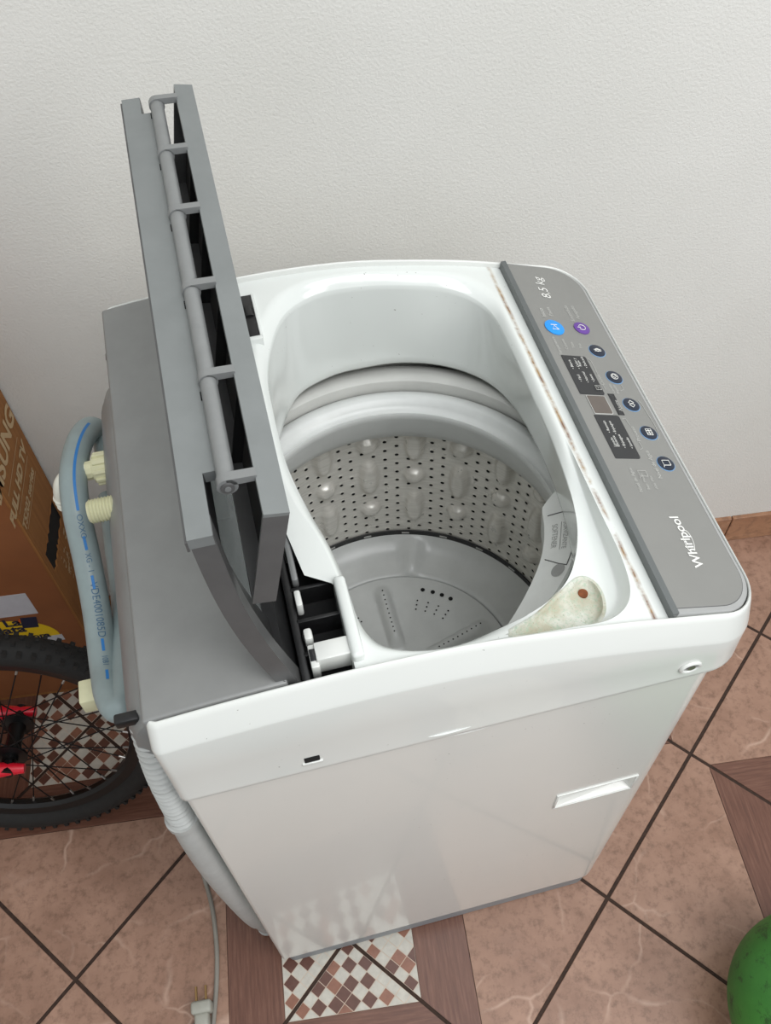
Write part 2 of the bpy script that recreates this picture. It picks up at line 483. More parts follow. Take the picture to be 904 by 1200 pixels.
for i in range(-9, 9):
    for j in range(-9, 9):
        a0, a1, b0, b1 = i * TILE + G2, (i + 1) * TILE - G2, j * TILE + G2, (j + 1) * TILE - G2
        poly = quad_poly(a0, a1, b0, b1)
        cx = sum(p[0] for p in poly) / 4; cy = sum(p[1] for p in poly) / 4
        if not (X_MIN + .1 < cx < X_MAX - .1 and Y_MIN + .1 < cy < WALL_Y + .2): continue
        if not any(seen(x, y, 260) for x, y in poly + [(cx, cy)]): continue
        full = clip_poly(poly, 0, 1, WALL_Y + .02)
        if len(full) < 3: continue
        # decorated corner: the lattice point with both indices odd
        ia = i if i % 2 else i + 1; ib = j if j % 2 else j + 1
        da, db = ia * TILE, ib * TILE; sa = 1 if ia == i else -1; sb = 1 if ib == j else -1
        # in lattice axes the decorated triangle is sa*(a-da) + sb*(b-db) < leg
        def half(pl, leg, keep_inside):
            # a = (x+y)*S2, b = (x-y)*S2
            nx, ny = (sa + sb) * S2, (sa - sb) * S2; c = leg + sa * da + sb * db
            return clip_poly(pl, nx, ny, c) if keep_inside else clip_poly(pl, -nx, -ny, -c)
        stone = half(full, LEG_W + 0.0006, False)
        if len(stone) < 3: continue
        V, Fc = prism(stone, -0.008, 0.0, 0.0008)
        t = mesh('floor_tile', V, Fc, 'tile_stone', floor, smooth=False)
        band = half(half(full, LEG_W - 0.0006, True), LEG_M + 0.0008, False)
        if len(band) >= 3:
            o = Vector((cx, cy, 0))
            V, Fc = prism(band, -0.008, 0.0)
            # grain runs along the band: across x for bands left/right, else along x
            wb = mesh('wood_band', V, Fc, 'tile_wood', t, smooth=False)
            if sa == sb:      # band edge is a line of constant x: turn the local axes so the grain follows y
                rot = Matrix.Rotation(PI / 2, 4, 'Z')
                wb.data.transform(rot.inverted()); wb.matrix_local = rot
        mos = half(full, LEG_M, True)
        if len(mos) >= 3:
            mx = sum(p[0] for p in mos) / len(mos); my = sum(p[1] for p in mos) / len(mos)
            V, Fc = prism(mos, -0.008, -0.0006)
            mosaic_base = mesh('mosaic_bed', V, Fc, 'mosaic_joint', t, smooth=False)
            if not seen(mx, my, 60) or (under_washer(mx, my) and under_washer(mx - .04, my - .05)): continue
            rnd = random.Random(i * 31 + j)
            for p in range(8):
                for q in range(8 - p):
                    sq = quad_poly(*sorted((da + sa * (p * MS + .0006 + (G2 if p == 0 else 0)), da + sa * ((p + 1) * MS - .0006))),
                                   *sorted((db + sb * (q * MS + .0006 + (G2 if q == 0 else 0)), db + sb * ((q + 1) * MS - .0006))))
                    sq = half(sq, LEG_M - .0006, True)
                    if len(sq) < 3: continue
                    V, Fc = prism(sq, -0.004, 0.0)
                    dark = (p + q) % 2 == 0
                    if rnd.random() < 0.14: dark = not dark
                    mm = ('mosaic_dark' if rnd.random() < .7 else 'mosaic_mid') if dark else 'mosaic_white'
                    mesh('mosaic_square', V, Fc, mm, t, smooth=False); mosaic_total += 1

wall = box('wall_back', X_MIN, X_MAX, WALL_Y, WALL_Y + .12, -0.05, 2.9, 'wall_paint')
tag(wall, kind='structure', label='white rough-plastered wall behind the washing machine')
added_wall = box('added_wall_left', X_MIN + .88, X_MIN + 1.0, -1.2, WALL_Y - .0005, -0.0015, 2.9, 'wall_paint')  # unseen wall, added so the light falls off towards the left
tag(added_wall, kind='structure', label='added white side wall out of view, dimming the left corner')
skirt = empty('baseboard_back', (0, WALL_Y, 0)); tag(skirt, kind='structure', label='brown stone skirting tiles along the foot of the wall')
sx = X_MIN + .1
while sx < X_MAX - .4:
    if -1.9 < sx < 1.4:
        box('skirting_tile', sx + .0015, sx + TILE - .0015, -0.009, 0.0, 0.0015, 0.088, 'skirting_stone', skirt, 0.001, 1)
    sx += TILE

# ------------------------------------------------------------------ washing machine
wm = empty('washing_machine', (WX, WY, 0), WYAW,
           'white top-loading washing machine with its grey folding lid standing open', 'washing machine')
D, W = W_D, W_W
ZT = [(-.05, 1.000), (0, 1.008), (.05, 1.013), (.11, 1.017), (.18, 1.019), (.25, 1.0165), (.30, 1.011), (.385, .994), (.44, .981), (.478, .969), (.541, .951), (.62, .925)]
def zt(x, y=W / 2):
    x = min(max(x, -.05), .62)
    for (xa, za), (xb, zb) in zip(ZT, ZT[1:]):
        if x <= xb:
            z = za + (zb - za) * (x - xa) / (xb - xa); break
    return z + 0.018 * (y / W - .5)
def zts(x, y=W / 2):   # smoothed
    return sum(zt(x + k * .012, y) for k in (-2, -1, 0, 1, 2)) / 5

# cabinet: rounded box with a grip recess cut through its near side
c0, c1 = 0.002, D + .0015
HX0, HX1, HZ0, HZ1 = 0.413, 0.5185, 0.514, 0.557
zl, zh = 0.058, 0.852
loop = rrect(-.004, c1, c0, W - c0, .006, .033, 10, 1)
bm = bmesh.new()
zs = [zl, HZ0, HZ1, zh]
n = len(loop)
lev = [[bm.verts.new((x, y, z)) for x, y in loop] for z in zs]; lo = lev[0]
for k in range(1, n):      # the near straight run (k = 0) is built below
    for j in range(3): bm.faces.new((lev[j][k], lev[j][(k + 1) % n], lev[j + 1][(k + 1) % n], lev[j + 1][k]))
xs = [loop[0][0], HX0, HX1, loop[1][0]]
gv = {(i, j): bm.verts.new((xs[i], c0, zs[j])) for i in (1, 2) for j in range(4)}
for j in range(4): gv[0, j] = lev[j][0]; gv[3, j] = lev[j][1]
for i in range(3):
    for j in range(3):
        if (i, j) != (1, 1): bm.faces.new((gv[i, j], gv[i + 1, j], gv[i + 1, j + 1], gv[i, j + 1]))
cab = from_bm('cabinet', bm, 'white_enamel', wm, sharp=50)
# grip recess: sloping hollow with a thin raised frame
gd = 0.028
V = [(HX0, c0, HZ0), (HX1, c0, HZ0), (HX1, c0, HZ1), (HX0, c0, HZ1), (HX0 + .008, c0 + .006, HZ0 + .004), (HX1 - .008, c0 + gd * .4, HZ0 + .004), (HX1 - .008, c0 + gd, HZ1 - .003), (HX0 + .008, c0 + gd, HZ1 - .003)]
mesh('grip_recess', V, [(0, 1, 5, 4), (1, 2, 6, 5), (2, 3, 7, 6), (3, 0, 4, 7), (4, 5, 6, 7)], 'white_enamel', cab, smooth=False)
bm = bmesh.new(); e = .0028
add_box(bm, HX0 - e, HX1 + e, c0 - .0018, c0 + .001, HZ1, HZ1 + e, .0006); add_box(bm, HX0 - e, HX1 + e, c0 - .0018, c0 + .001, HZ0 - e, HZ0, .0006)
add_box(bm, HX0 - e, HX0, c0 - .0018, c0 + .001, HZ0, HZ1, .0006); add_box(bm, HX1, HX1 + e, c0 - .0018, c0 + .001, HZ0, HZ1, .0006)
from_bm('grip_frame', bm, 'white_plastic', cab)
V, Fc = loft([[(x, y, z) for x, y in rrect(.004, D - .004, .006, W - .006, .012, .03, 8, 1)] for z in (.006, .060)])
mesh('base_plinth', V, Fc + [tuple(range(len(V) // 2))], 'base_grey', wm)
for fx in (.05, D - .05):
    for fy in (.05, W - .05):
        lathe('foot', [(.0, 0), (.02, 0), (.022, .004), (.014, .01), (.012, .02), (0, .02)], (fx, fy), 'black_plastic', wm, 20)

# top cover: outer shell from the band line up over the rounded rim
CX1 = .5865      # the cover reaches a little further forward than the cabinet
def cover_loop(ins, f, x1=CX1, rad=.058):
    pts = rrect(-.0085 + ins * .3, x1 - ins * .62, ins, W - ins, .010, max(rad - ins, .01), 10, 24)
    return [(x, y, f(x, y)) for x, y in pts]
ZB = 0.849
loops = [cover_loop(.006, lambda x, y: ZB, CX1 - .003, .050), cover_loop(.0008, lambda x, y: ZB, CX1 - .003, .050), cover_loop(-.001, lambda x, y: ZB + .003, CX1 - .003, .050),
         cover_loop(-.0005, lambda x, y: ZB + .007, CX1 - .003, .050), cover_loop(.0, lambda x, y: (ZB + zts(x, y) - .03) / 2, CX1 - .0015, .054)]
rim_r = [(0.0, -.0345), (.0006, -.0320), (.0016, -.0295), (.0098, -.0060), (.0112, -.0032), (.0128, -.0012), (.0143, -.0003), (.0154, -.0009), (.0160, -.0035), (.0162, -.016)]
for ins, dz in rim_r: loops.append(cover_loop(ins, lambda x, y, dz=dz: zts(x, y) + dz))
V, Fc = loft(loops)
mesh('top_cover', V, Fc, 'white_plastic', wm, sharp=60)
# screw hole and plug hole on the band
p = ly(366, 889.5, 0)
box('band_slot', p.x - .0075, p.x + .0075, -.0012, .006, p.z - .0045, p.z + .0065, 'black_matte', wm, .001)
box('slot_tab', p.x - .010, p.x + .010, -.0020, .004, p.z - .009, p.z - .0048, 'white_plastic', wm, .0008)
p = ly(809, 781, 0)
ring = [Vector((p.x + math.cos(a) * .010, -.0010, p.z + math.sin(a) * .008)) for a in [2 * PI * k / 24 for k in range(25)]]
tube('screw_socket_rim', ring, .0022, 'white_plastic', wm, 8, False)
V, Fc = tube_data([Vector((p.x, -.0008, p.z)), Vector((p.x, .004, p.z))], .0085, 20)
scr = mesh('screw_socket', V, Fc, 'engraved_grey', wm)
cyl('screw', (p.x + .001, -.0025, p.z), (p.x + .001, .003, p.z), .0042, 'nipple_silver', scr, 12)

# basin: ledge, sloping wall and opening, as one dense polar surface
BC = (0.300, 0.275)
BX0, BX1, BY0, BY1 = 0.118, 0.4735, 0.0155, W - 0.0155
def star(pts):
    """closed polygon seen from BC -> radius as function of angle"""
    pp = [(p[0] - BC[0], p[1] - BC[1]) for p in pts]
    def f(a):
        dx, dy = math.cos(a), math.sin(a); best = None
        for i in range(len(pp)):
            (ax, ay), (bx, by) = pp[i], pp[(i + 1) % len(pp)]
            ex, ey = bx - ax, by - ay; den = dx * ey - dy * ex
            if abs(den) < 1e-12: continue
            t = (ax * ey - ay * ex) / den; u = (ax * dy - ay * dx) / den
            if t > 0 and -1e-9 <= u <= 1 + 1e-9 and (best is None or t > best): best = t
        return best
    return f
def closed_smooth(pts, n=6):
    N = len(pts); out = []
    for i in range(N):
        p0, p1, p2, p3 = [Vector(pts[(i + k) % N]) for k in (-1, 0, 1, 2)]
        for k in range(n):
            t = k / n
            out.append(0.5 * ((2 * p1) + (p2 - p0) * t + (2 * p0 - 5 * p1 + 4 * p2 - p3) * t * t + (3 * p1 - p0 - 3 * p2 + p3) * t ** 3))
    return out
ridge = closed_smooth([(.145, .332), (.147, .385), (.160, .445), (.182, .487), (.220, .510), (.280, .516), (.340, .517), (.395, .515), (.430, .505), (.450, .478),
         (.4535, .43), (.4535, .33), (.4535, .24), (.4535, .15), (.453, .085), (.443, .045), (.415, .024), (.37, .020), (.31, .0185), (.25, .0175), (.205, .026), (.185, .042), (.178, .062), (.179, .10), (.172, .15), (.156, .20), (.146, .26)])
hole = closed_smooth([(.157, .332), (.160, .385), (.174, .435), (.196, .474), (.235, .497), (.285, .503), (.340, .503), (.390, .498), (.423, .480), (.440, .45),
         (.4435, .40), (.4435, .31), (.442, .24), (.437, .17), (.424, .125), (.400, .086), (.368, .060), (.325, .041), (.270, .0255), (.235, .0265), (.206, .038), (.194, .052), (.188, .072), (.186, .105), (.180, .15), (.168, .20), (.158, .26)])
lip = closed_smooth([(.150, .32), (.156, .385), (.172, .435), (.200, .480), (.245, .501), (.285, .505), (.335, .502), (.385, .484), (.425, .452), (.448, .412),
         (.458, .36), (.460, .29), (.455, .22), (.446, .17), (.430, .122), (.404, .085), (.368, .057), (.322, .038), (.270, .028), (.235, .030), (.210, .042), (.198, .058), (.190, .078), (.184, .11), (.172, .16), (.160, .21), (.150, .26)])
fr_, fh_, fl_ = star(ridge), star(hole), star(lip)
rect = [(.1745, BY0), (BX1, BY0), (BX1, BY1), (.1370, BY1), (.1370, .205), (.150, .120), (.1745, .104)]
fo_ = star(rect)
NA = 360
def ledge_z(x, y): return zts(x, y) - 0.0075
def shelf_w(a):   # near right corner: 1 where the shelf with the tray lies
    d = math.degrees(a) % 360
    c = 306
    t = max(0, 1 - abs(((d - c + 180) % 360) - 180) / 46)
    return t * t * (3 - 2 * t)
tray_poly = [(.316, .0245), (.352, .045), (.385, .067), (.408, .081), (.420, .077), (.4235, .062), (.417, .043), (.400, .029), (.37, .0235)]
tray_s = [tuple(p) for p in closed_smooth(tray_poly, 4)]
def inside_depth(x, y):
    ins = False; dm = 9
    for i in range(len(tray_s)):
        (ax, ay), (bx, by) = tray_s[i][:2], tray_s[(i + 1) % len(tray_s)][:2]
        if (ay > y) != (by > y) and x < (bx - ax) * (y - ay) / (by - ay) + ax: ins = not ins
        ex, ey = bx - ax, by - ay; t = max(0, min(1, ((x - ax) * ex + (y - ay) * ey) / (ex * ex + ey * ey)))
        dm = min(dm, math.hypot(x - ax - ex * t, y - ay - ey * t))
    return dm if ins else -dm
ZLIP = 0.868
rows = []
angs = []
for k in range(NA):
    angs.append(2 * PI * k / NA)
# denser angles around the tray
angs += [R(285 + 45 * (k + .5) / 90) + R(0.25) for k in range(90)]
angs = sorted(set(round(a, 5) for a in angs)); NA = len(angs)
RINGS = []
for a in angs:
    ro, rr, rh, rl = fo_(a), fr_(a), fh_(a), fl_(a); w = shelf_w(a)
    rr = min(rr, ro - .001); rh = min(rh, rr - .004)
    col = []
    def P(r, z=None, dz=0):
        x, y = BC[0] + r * math.cos(a), BC[1] + r * math.sin(a)
        return [x, y, (ledge_z(x, y) if z is None else z) + dz]
    for t in (0, .33, .66): col.append(P(ro + (rr - ro) * t))
    col.append(P(rr))
    # shelf / rounded shoulder from ridge to hole
    NS = 26
    for s in range(1, NS + 1):
        t = s / NS; r = rr + (rh - rr) * t
        drop_sh = -0.022 * (1 - (1 - min(1, t / .22)) ** 2) if t < .22 else -0.022 + 0.010 * max(0, (t - .80) / .2) ** 2 * 0
        drop_n = -0.012 * t * t
        q = P(r, dz=drop_n * (1 - w) + drop_sh * w)
        if w > .02:
            dd = inside_depth(q[0], q[1])
            if dd > .0005: q[2] -= 0.035
        col.append(q)
    hz = col[-1][2]
    for t in (.06, .14, .25, .38, .52, .66, .8, .92, 1.0):
        s = 1 - (1 - t) ** 1.6
        r = rh + (rl - rh) * t; x, y = BC[0] + r * math.cos(a), BC[1] + r * math.sin(a)
        col.append([x, y, hz + (ZLIP - hz) * t])
    for dr, dz in ((.002, -.004), (.008, -.006), (.03, -.006)):
        r = rl + dr; x, y = BC[0] + r * math.cos(a), BC[1] + r * math.sin(a)
        col.append([x, y, ZLIP + dz])
    RINGS.append(col)
m_ = len(RINGS[0]); V = [v for c in RINGS for v in c]
Fb, Ft = [], []
for k in range(NA):
    k2 = (k + 1) % NA
    for s in range(m_ - 1):
        q = (k * m_ + s, k * m_ + s + 1, k2 * m_ + s + 1, k2 * m_ + s)
        cx = sum(V[i][0] for i in q) / 4; cy = sum(V[i][1] for i in q) / 4
        Fb.append(q)
basin = mesh('basin', V, Fb, 'white_basin', wm, sharp=70)
def shelf_z(x, y):
    a = math.atan2(y - BC[1], x - BC[0]); r = math.hypot(x - BC[0], y - BC[1]); w = shelf_w(a)
    rr = min(fr_(a % (2 * PI)), fo_(a % (2 * PI)) - .001); rh = min(fh_(a % (2 * PI)), rr - .004)
    t = max(0, min(1, (rr - r) / (rr - rh)))
    sh = -0.022 * (1 - (1 - min(1, t / .22)) ** 2)
    return ledge_z(x, y) - 0.012 * t * t * (1 - w) + sh * w
TP = [tuple(p[:2]) for p in tray_s]; nt_ = len(TP)
tcx = sum(p[0] for p in TP) / nt_; tcy = sum(p[1] for p in TP) / nt_
def tray_loop(d, dz, sc=1.0):
    out = []
    for i in range(nt_):
        ax, ay = TP[i - 1]; bx, by = TP[(i + 1) % nt_]; tx, ty = bx - ax, by - ay; L = math.hypot(tx, ty)
        x, y = TP[i][0] - ty / L * d * TSG, TP[i][1] + tx / L * d * TSG
        zz = shelf_z(x, y)
        x, y = tcx + (x - tcx) * sc, tcy + (y - tcy) * sc
        out.append((x, y, shelf_z(x, y) + dz))
    return out
area2 = sum(TP[i][0] * TP[(i + 1) % nt_][1] - TP[(i + 1) % nt_][0] * TP[i][1] for i in range(nt_)); TSG = 1 if area2 > 0 else -1
tl_ = [tray_loop(-.0045, -.0012), tray_loop(-.0025, .0009), tray_loop(0, .0006), tray_loop(.0012, -.003), tray_loop(.0035, -.0075), tray_loop(.0035, -.0085, .8), tray_loop(.0035, -.009, .5), tray_loop(.0035, -.009, .25), tray_loop(.0035, -.009, .02)]
V, Fc = loft(tl_); Fc.append(tuple(range(len(V) - nt_, len(V))))
tray = mesh('bleach_tray', V, Fc, 'grimy_tray', wm, sharp=70)
tz = shelf_z(.4085, .069) - .0078
lathe('drain_hole', [(.0050, tz - .001), (.0048, tz + .0012), (.0038, tz + .0010), (0, tz + .0004)], (.4085, .069), 'rust', tray, 16)

# rear console (grey) and back panel with its long rounded bulge
def slab(name, pts, top, mat, parent, thick=.01, rnd=.0025):
    """plan outline -> thin plate whose top follows top(x, y), with rounded upper edge"""
    cx = sum(p[0] for p in pts) / len(pts); cy = sum(p[1] for p in pts) / len(pts)
    n = len(pts)
    def inset(d):
        out = []
        for i in range(n):
            ax, ay = pts[i - 1]; bx, by = pts[(i + 1) % n]
            tx, ty = bx - ax, by - ay; L = math.hypot(tx, ty) or 1
            out.append((pts[i][0] - ty / L * d, pts[i][1] + tx / L * d))
        return out
    loops = [[(x, y, top(x, y) - thick) for x, y in pts], [(x, y, top(x, y) - rnd) for x, y in pts]]
    for d, dz in ((rnd * .3, -rnd * .3), (rnd, 0), (rnd + .0008, 0)): loops.append([(x, y, top(x, y) + dz) for x, y in inset(d)])
    ins = inset(rnd + .0008)
    for s in (.75, .5, .25, .02): loops.append([(cx + (x - cx) * s, cy + (y - cy) * s, top(cx + (x - cx) * s, cy + (y - cy) * s)) for x, y in ins])
    V, Fc = loft(loops); Fc.append(tuple(range(len(V) - n, len(V))))
    return mesh(name, V, Fc, mat, parent, sharp=40)
cpts = rrect(-.0075, .1165, .0165, W - .0165, .003, .002, 4, 30)
console = slab('rear_console', cpts, lambda x, y: zts(x, y) + .0008, 'grey_silver', wm, .03)
box('hinge_gap', .1166, .1285, .017, W - .017, .955, .985, 'black_matte', wm)
box('back_panel', -.006, .004, .03, W - .03, .06, .985, 'grey_silver', wm, .002)
# bulge: half-round bar with rounded ends along the top of the back panel
Lb = []
path = [(.030), (.036), (.050), (.08), (.17), (.27), (.37), (.430), (.452), (.462)]
rr_ = [.2, .7, .95, 1, 1, 1, 1, .95, .7, .2]
for y, s in zip(path, rr_):
    lp = []
    for k in range(17):
        a = PI / 2 + PI * k / 16
        lp.append((-.0085 + (.006 + .022 * s) * math.cos(a), y, .914 + (.030 + .026 * s) * math.sin(a) * (1 if math.sin(a) > 0 else 1.6) + .018 * (y / W - .5)))
    Lb.append(lp)
V, Fc = loft(Lb, False); k = len(Lb[0]); Fc += [tuple(range(k)), tuple(range(len(V) - k, len(V)))]
mesh('rear_bulge', V, Fc, 'grey_silver', wm)
pth = [lx(u, v, -.012) for u, v in ((124, 418), (122, 410), (122, 405))]
box('rear_clip', -.018, -.006, .50, .512, .93, .965, 'black_plastic', wm, .002)

# ---- folding lid. rear half: curved frame with a window; front half hangs folded from the rod
YL0, YL1 = .0200, .5215
def tilt(y): return 0.024 * ((y - YL0) / (YL1 - YL0))
def rear_prof(t):    # outer curve, t = 0 at hinge, 1 at fold: (x, z)
    x = .1135 + (.0775 - .1135) * t - .0085 * math.sin(PI * t); z = .993 + (1.226 - .993) * t
    return x, z
def rear_in(t):
    x, z = rear_prof(t); return x + .0165, z + .002 * t
def curved_bar(parts, y0, y1, t0, t1, inn=1.0, n=18, out=0.0):
    loops = []
    for k in range(n + 1):
        t = t0 + (t1 - t0) * k / n; (xo, zo), (xi, zi) = rear_prof(t), rear_in(t)
        xi = xo + (xi - xo) * inn; xo = xo + out
        dz = lambda y: tilt(y) * t + (zt(.12, y) - zt(.12, W / 2)) * (1 - t)
        loops.append([(xo, y0, zo + dz(y0)), (xi, y0, zi + dz(y0)), (xi, y1, zi + dz(y1)), (xo, y1, zo + dz(y1))])
    V, Fc = loft(loops); Fc += [(0, 1, 2, 3), tuple(range(len(V) - 4, len(V)))]
    parts.append((V, Fc))
def bm_from(parts, bev=0):
    V, Fc = merge(parts)
    return V, Fc
parts = []
curved_bar(parts, YL0, YL0 + .016, 0, 1)
lid = mesh('lid_rear_half', *parts[0], 'lid_side_grey', wm, sharp=30)
parts = []; curved_bar(parts, YL1 - .016, YL1, 0, 1); mesh('lid_side_rail', *parts[0], 'lid_side_grey', lid, sharp=30)
parts = []
curved_bar(parts, YL0 + .0155, YL1 - .0155, .86, .998); curved_bar(parts, YL0 + .0155, YL1 - .0155, 0, .16, .9)
curved_bar(parts, YL0 + .0155, YL0 + .05, .15, .87, .5); curved_bar(parts, YL1 - .05, YL1 - .0155, .15, .87, .5)
V, Fc = merge(parts); mesh('lid_inner_frame', V, Fc, 'black_plastic', lid, sharp=30)
parts = []; curved_bar(parts, YL0 + .045, YL1 - .045, .13, .88, .22)
V, Fc = merge(parts); mesh('lid_window', V, Fc, 'lid_glass', lid, sharp=30)
# fold strip (upper edge) of the rear half, notched at both ends
def strip(name, segs, zc, mat, parent, thick=.004):
    parts = []
    for x0, x1, y0, y1 in segs:
        V = []
        for y in (y0, y1):
            z = zc + tilt(y)
            V += [(x0, y, z - thick), (x1, y, z - thick), (x1, y, z), (x0, y, z)]
        parts.append((V, [(0, 1, 2, 3), (4, 5, 6, 7), (0, 1, 5, 4), (1, 2, 6, 5), (2, 3, 7, 6), (3, 0, 4, 7)]))
    V, Fc = merge(parts)
    return mesh(name, V, Fc, mat, parent, smooth=False)
Zr = 1.2285
strip('fold_strip', [(.0768, .0935, YL0 - .0005, YL0 + .05), (.0768, .1035, YL0 + .05, YL1 - .027), (.0768, .0935, YL1 - .027, YL1 + .0005)], Zr, 'lid_grey', lid, .010)
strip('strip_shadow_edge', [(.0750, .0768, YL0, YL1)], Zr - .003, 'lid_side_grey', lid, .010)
# rod knuckles between the lugs
lug_y = [.055, .149, .244, .337, .421, .500]
XR, ZR = .1085, 1.2320
for a, b in zip(lug_y, lug_y[1:]):
    y0, y1 = a + .0036, b - .0036
    cyl('hinge_knuckle', (XR, y0, ZR + tilt(y0)), (XR, y1, ZR + tilt(y1)), .0062, 'lid_rod_grey', lid, 20)
    V = []
    box('knuckle_slot', .1012, .1042, y1 - .012, y1 - .004, Zr + tilt(y1) - .002, Zr + tilt(y1) + .0006, 'black_matte', lid)
cyl('hinge_pin', (XR, .050, ZR + tilt(.05)), (XR, .504, ZR + tilt(.504)), .0030, 'lid_side_grey', lid, 14)
# front half: open tray, outer face to the right, black inside to the left
TX, TZ = .1275, 1.2365     # upper left corner of the section at the near end
BXo = -.0215; BZo = -.1010
def fpt(u, w, y):   # u across (0 left .. 1 right), w down (0 top .. 1 bottom)
    return (TX + .0168 * u + BXo * w, y, TZ + tilt(y) - .003 * u + BZo * w)
def fbox(u0, u1, w0, w1, y0, y1):
    V = [fpt(u, w, y) for y in (y0, y1) for (u, w) in ((u0, w0), (u1, w0), (u1, w1), (u0, w1))]
    return (V, [(0, 1, 2, 3), (4, 5, 6, 7), (0, 1, 5, 4), (1, 2, 6, 5), (2, 3, 7, 6), (3, 0, 4, 7)])
FY0, FY1 = YL0 + .001, YL1 - .0
V, Fc = merge([fbox(0, 1, 0, .03, FY0, FY1)]); front = mesh('lid_front_half', V, Fc, 'lid_grey', wm, smooth=False)
V, Fc = merge([fbox(0, 1, .03, 1, FY0, FY0 + .003), fbox(0, 1, .03, 1, FY1 - .003, FY1), fbox(.85, 1, .03, 1, FY0 + .003, FY1 - .003), fbox(0, .85, .97, 1, FY0 + .003, FY1 - .003)])
mesh('front_shell', V, Fc, 'lid_side_grey', front, smooth=False)
V, Fc = merge([fbox(.70, .84, .04, .96, FY0 + .004, FY1 - .004)] + [fbox(.2, .70, .04, .96, y - .001, y + .001) for y in lug_y[1:-1]] + [fbox(.02, .84, .035, .06, FY0 + .004, FY1 - .004)])
mesh('lid_black_lining', V, Fc, 'black_matte', front, smooth=False)
for y in lug_y:
    parts = []
    V, Fc = tube_data([Vector((XR, y - .0036, ZR + tilt(y))), Vector((XR, y + .0036, ZR + tilt(y)))], .0072, 20); parts.append((V, Fc))
    zz = ZR + tilt(y)
    V = [(x, yy, z) for yy in (y - .0036, y + .0036) for x, z in ((XR, zz + .0012), (XR, zz + .0072), (TX + .001, zz + .0064), (TX + .001, zz + .0008))]
    parts.append((V, [(0, 1, 2, 3), (4, 5, 6, 7), (0, 1, 5, 4), (1, 2, 6, 5), (2, 3, 7, 6), (3, 0, 4, 7)]))
    V, Fc = merge(parts); lug = mesh('hinge_lug', V, Fc, 'lid_rod_grey', front, sharp=30)
    if y == lug_y[0]:
        cyl('pin_end', (XR, y - .0052, zz), (XR, y - .0030, zz), .0046, 'lid_side_grey', lug, 16)
        cyl('pin_core', (XR, y - .0058, zz), (XR, y - .0048, zz), .0022, 'lid_rod_grey', lug, 12)

# ---- near hinge bracket (black ribs, white switch blocks) and the far hinge slot
hb = box('hinge_bracket', .1285, .1360, .018, .215, .965, .9985, 'black_plastic', wm, .002)
for y in (.045, .0785, .112):
    box('bracket_rib', .134, .1735, y - .002, y + .002, .955, .9985, 'black_plastic', hb, .001)
box('bracket_floor', .1340, .1760, .022, .160, .945, .972, 'black_matte', hb, .001)
box('hinge_sleeve', .1362, .1430, .058, .066, .985, .999, 'black_plastic', hb, .002)
sw = box('switch_block', .1440, .1745, .031, .0490, .985, 1.0085, 'white_plastic', wm, .0015)
box('switch_clip', .1385, .1460, .027, .050, .984, 1.0045, 'white_plastic', sw, .0015)
box('clip_slot', .1392, .1448, .0335, .045, 1.0035, 1.0055, 'display_dark', sw, .0005)
box('hinge_pivot', .1378, .1455, .054, .066, .990, 1.0065, 'white_plastic', wm, .0025)
box('hinge_tab', .1370, .1430, .088, .105, .990, 1.0085, 'white_plastic', wm, .002)
box('white_bracket', .1735, .1850, .024, .108, .960, 1.0135, 'white_basin', wm, .004, 3)
box('window_stop', .1378, .1440, .118, .175, .99, 1.004, 'lid_rod_grey', wm, .002)
fs = box('far_hinge_slot', .1480, .1620, .428, .500, .96, 1.0206, 'black_plastic', wm, .001)
box('slot_flap', .146, .164, .4225, .4285, .99, 1.0222, 'white_basin', fs, .001)
box('slot_side', .1615, .1645, .4285, .500, .99, 1.0222, 'white_basin', fs, .001)
cyl('slot_roller', (.155, .462, 1.0180), (.155, .478, 1.0180), .006, 'black_plastic', fs, 14)

# ---- tub inside
TC = (0.278, 0.262)
lathe('tub_cover', [(.262, .846), (.240, .856), (.2285, .8575), (.2245, .8555), (.2225, .850), (.2235, .838), (.228, .825)], TC, 'tub_grey', wm, 128)
lathe('balance_ring', [(.236, .800), (.226, .834), (.2185, .8425), (.2095, .8455), (.2030, .8440), (.1985, .8375), (.1935, .833), (.1885, .8335), (.1868, .8300), (.1890, .820), (.1990, .785), (.2045, .770), (.2090, .7645), (.218, .764), (.236, .772)], TC, 'ring_grey', wm, 128, sharp=50)
# steel basket with pressed ovals
BR = .2415
NTH, NZ = 440, 76
ZB0, ZB1 = .484, .79
NC = 22
bumps = []
for c in range(NC):
    a = R(88) + 2 * PI * c / NC
    for rw, z in enumerate((.716, .642, .566)):
        tall = (rw + c) % 2 == 1
        bumps.append((a, z, .0135 if tall else .0145, .036 if tall else .0125))
def bump_h(a, z):
    h = 0
    for ba, bz, ra, rz in bumps:
        d = (a - ba + PI) % (2 * PI) - PI
        if abs(d) * BR > ra * 1.3 or abs(z - bz) > rz * 1.3: continue
        q = math.hypot(d * BR / ra, (z - bz) / rz)
        if q < 1.25:
            s = max(0, min(1, (1.25 - q) / .6)); h = max(h, s * s * (3 - 2 * s))
    return h
V, Fc = [], []
for i in range(NZ + 1):
    z = ZB0 + (ZB1 - ZB0) * i / NZ
    for k in range(NTH):
        a = 2 * PI * k / NTH; r = BR - .0115 * bump_h(a, z)
        V.append((TC[0] + r * math.cos(a), TC[1] + r * math.sin(a), z))
for i in range(NZ):
    for k in range(NTH): Fc.append((i * NTH + k, i * NTH + (k + 1) % NTH, (i + 1) * NTH + (k + 1) % NTH, (i + 1) * NTH + k))
basket = mesh('steel_basket', V, Fc, 'brushed_steel', wm, sharp=80)
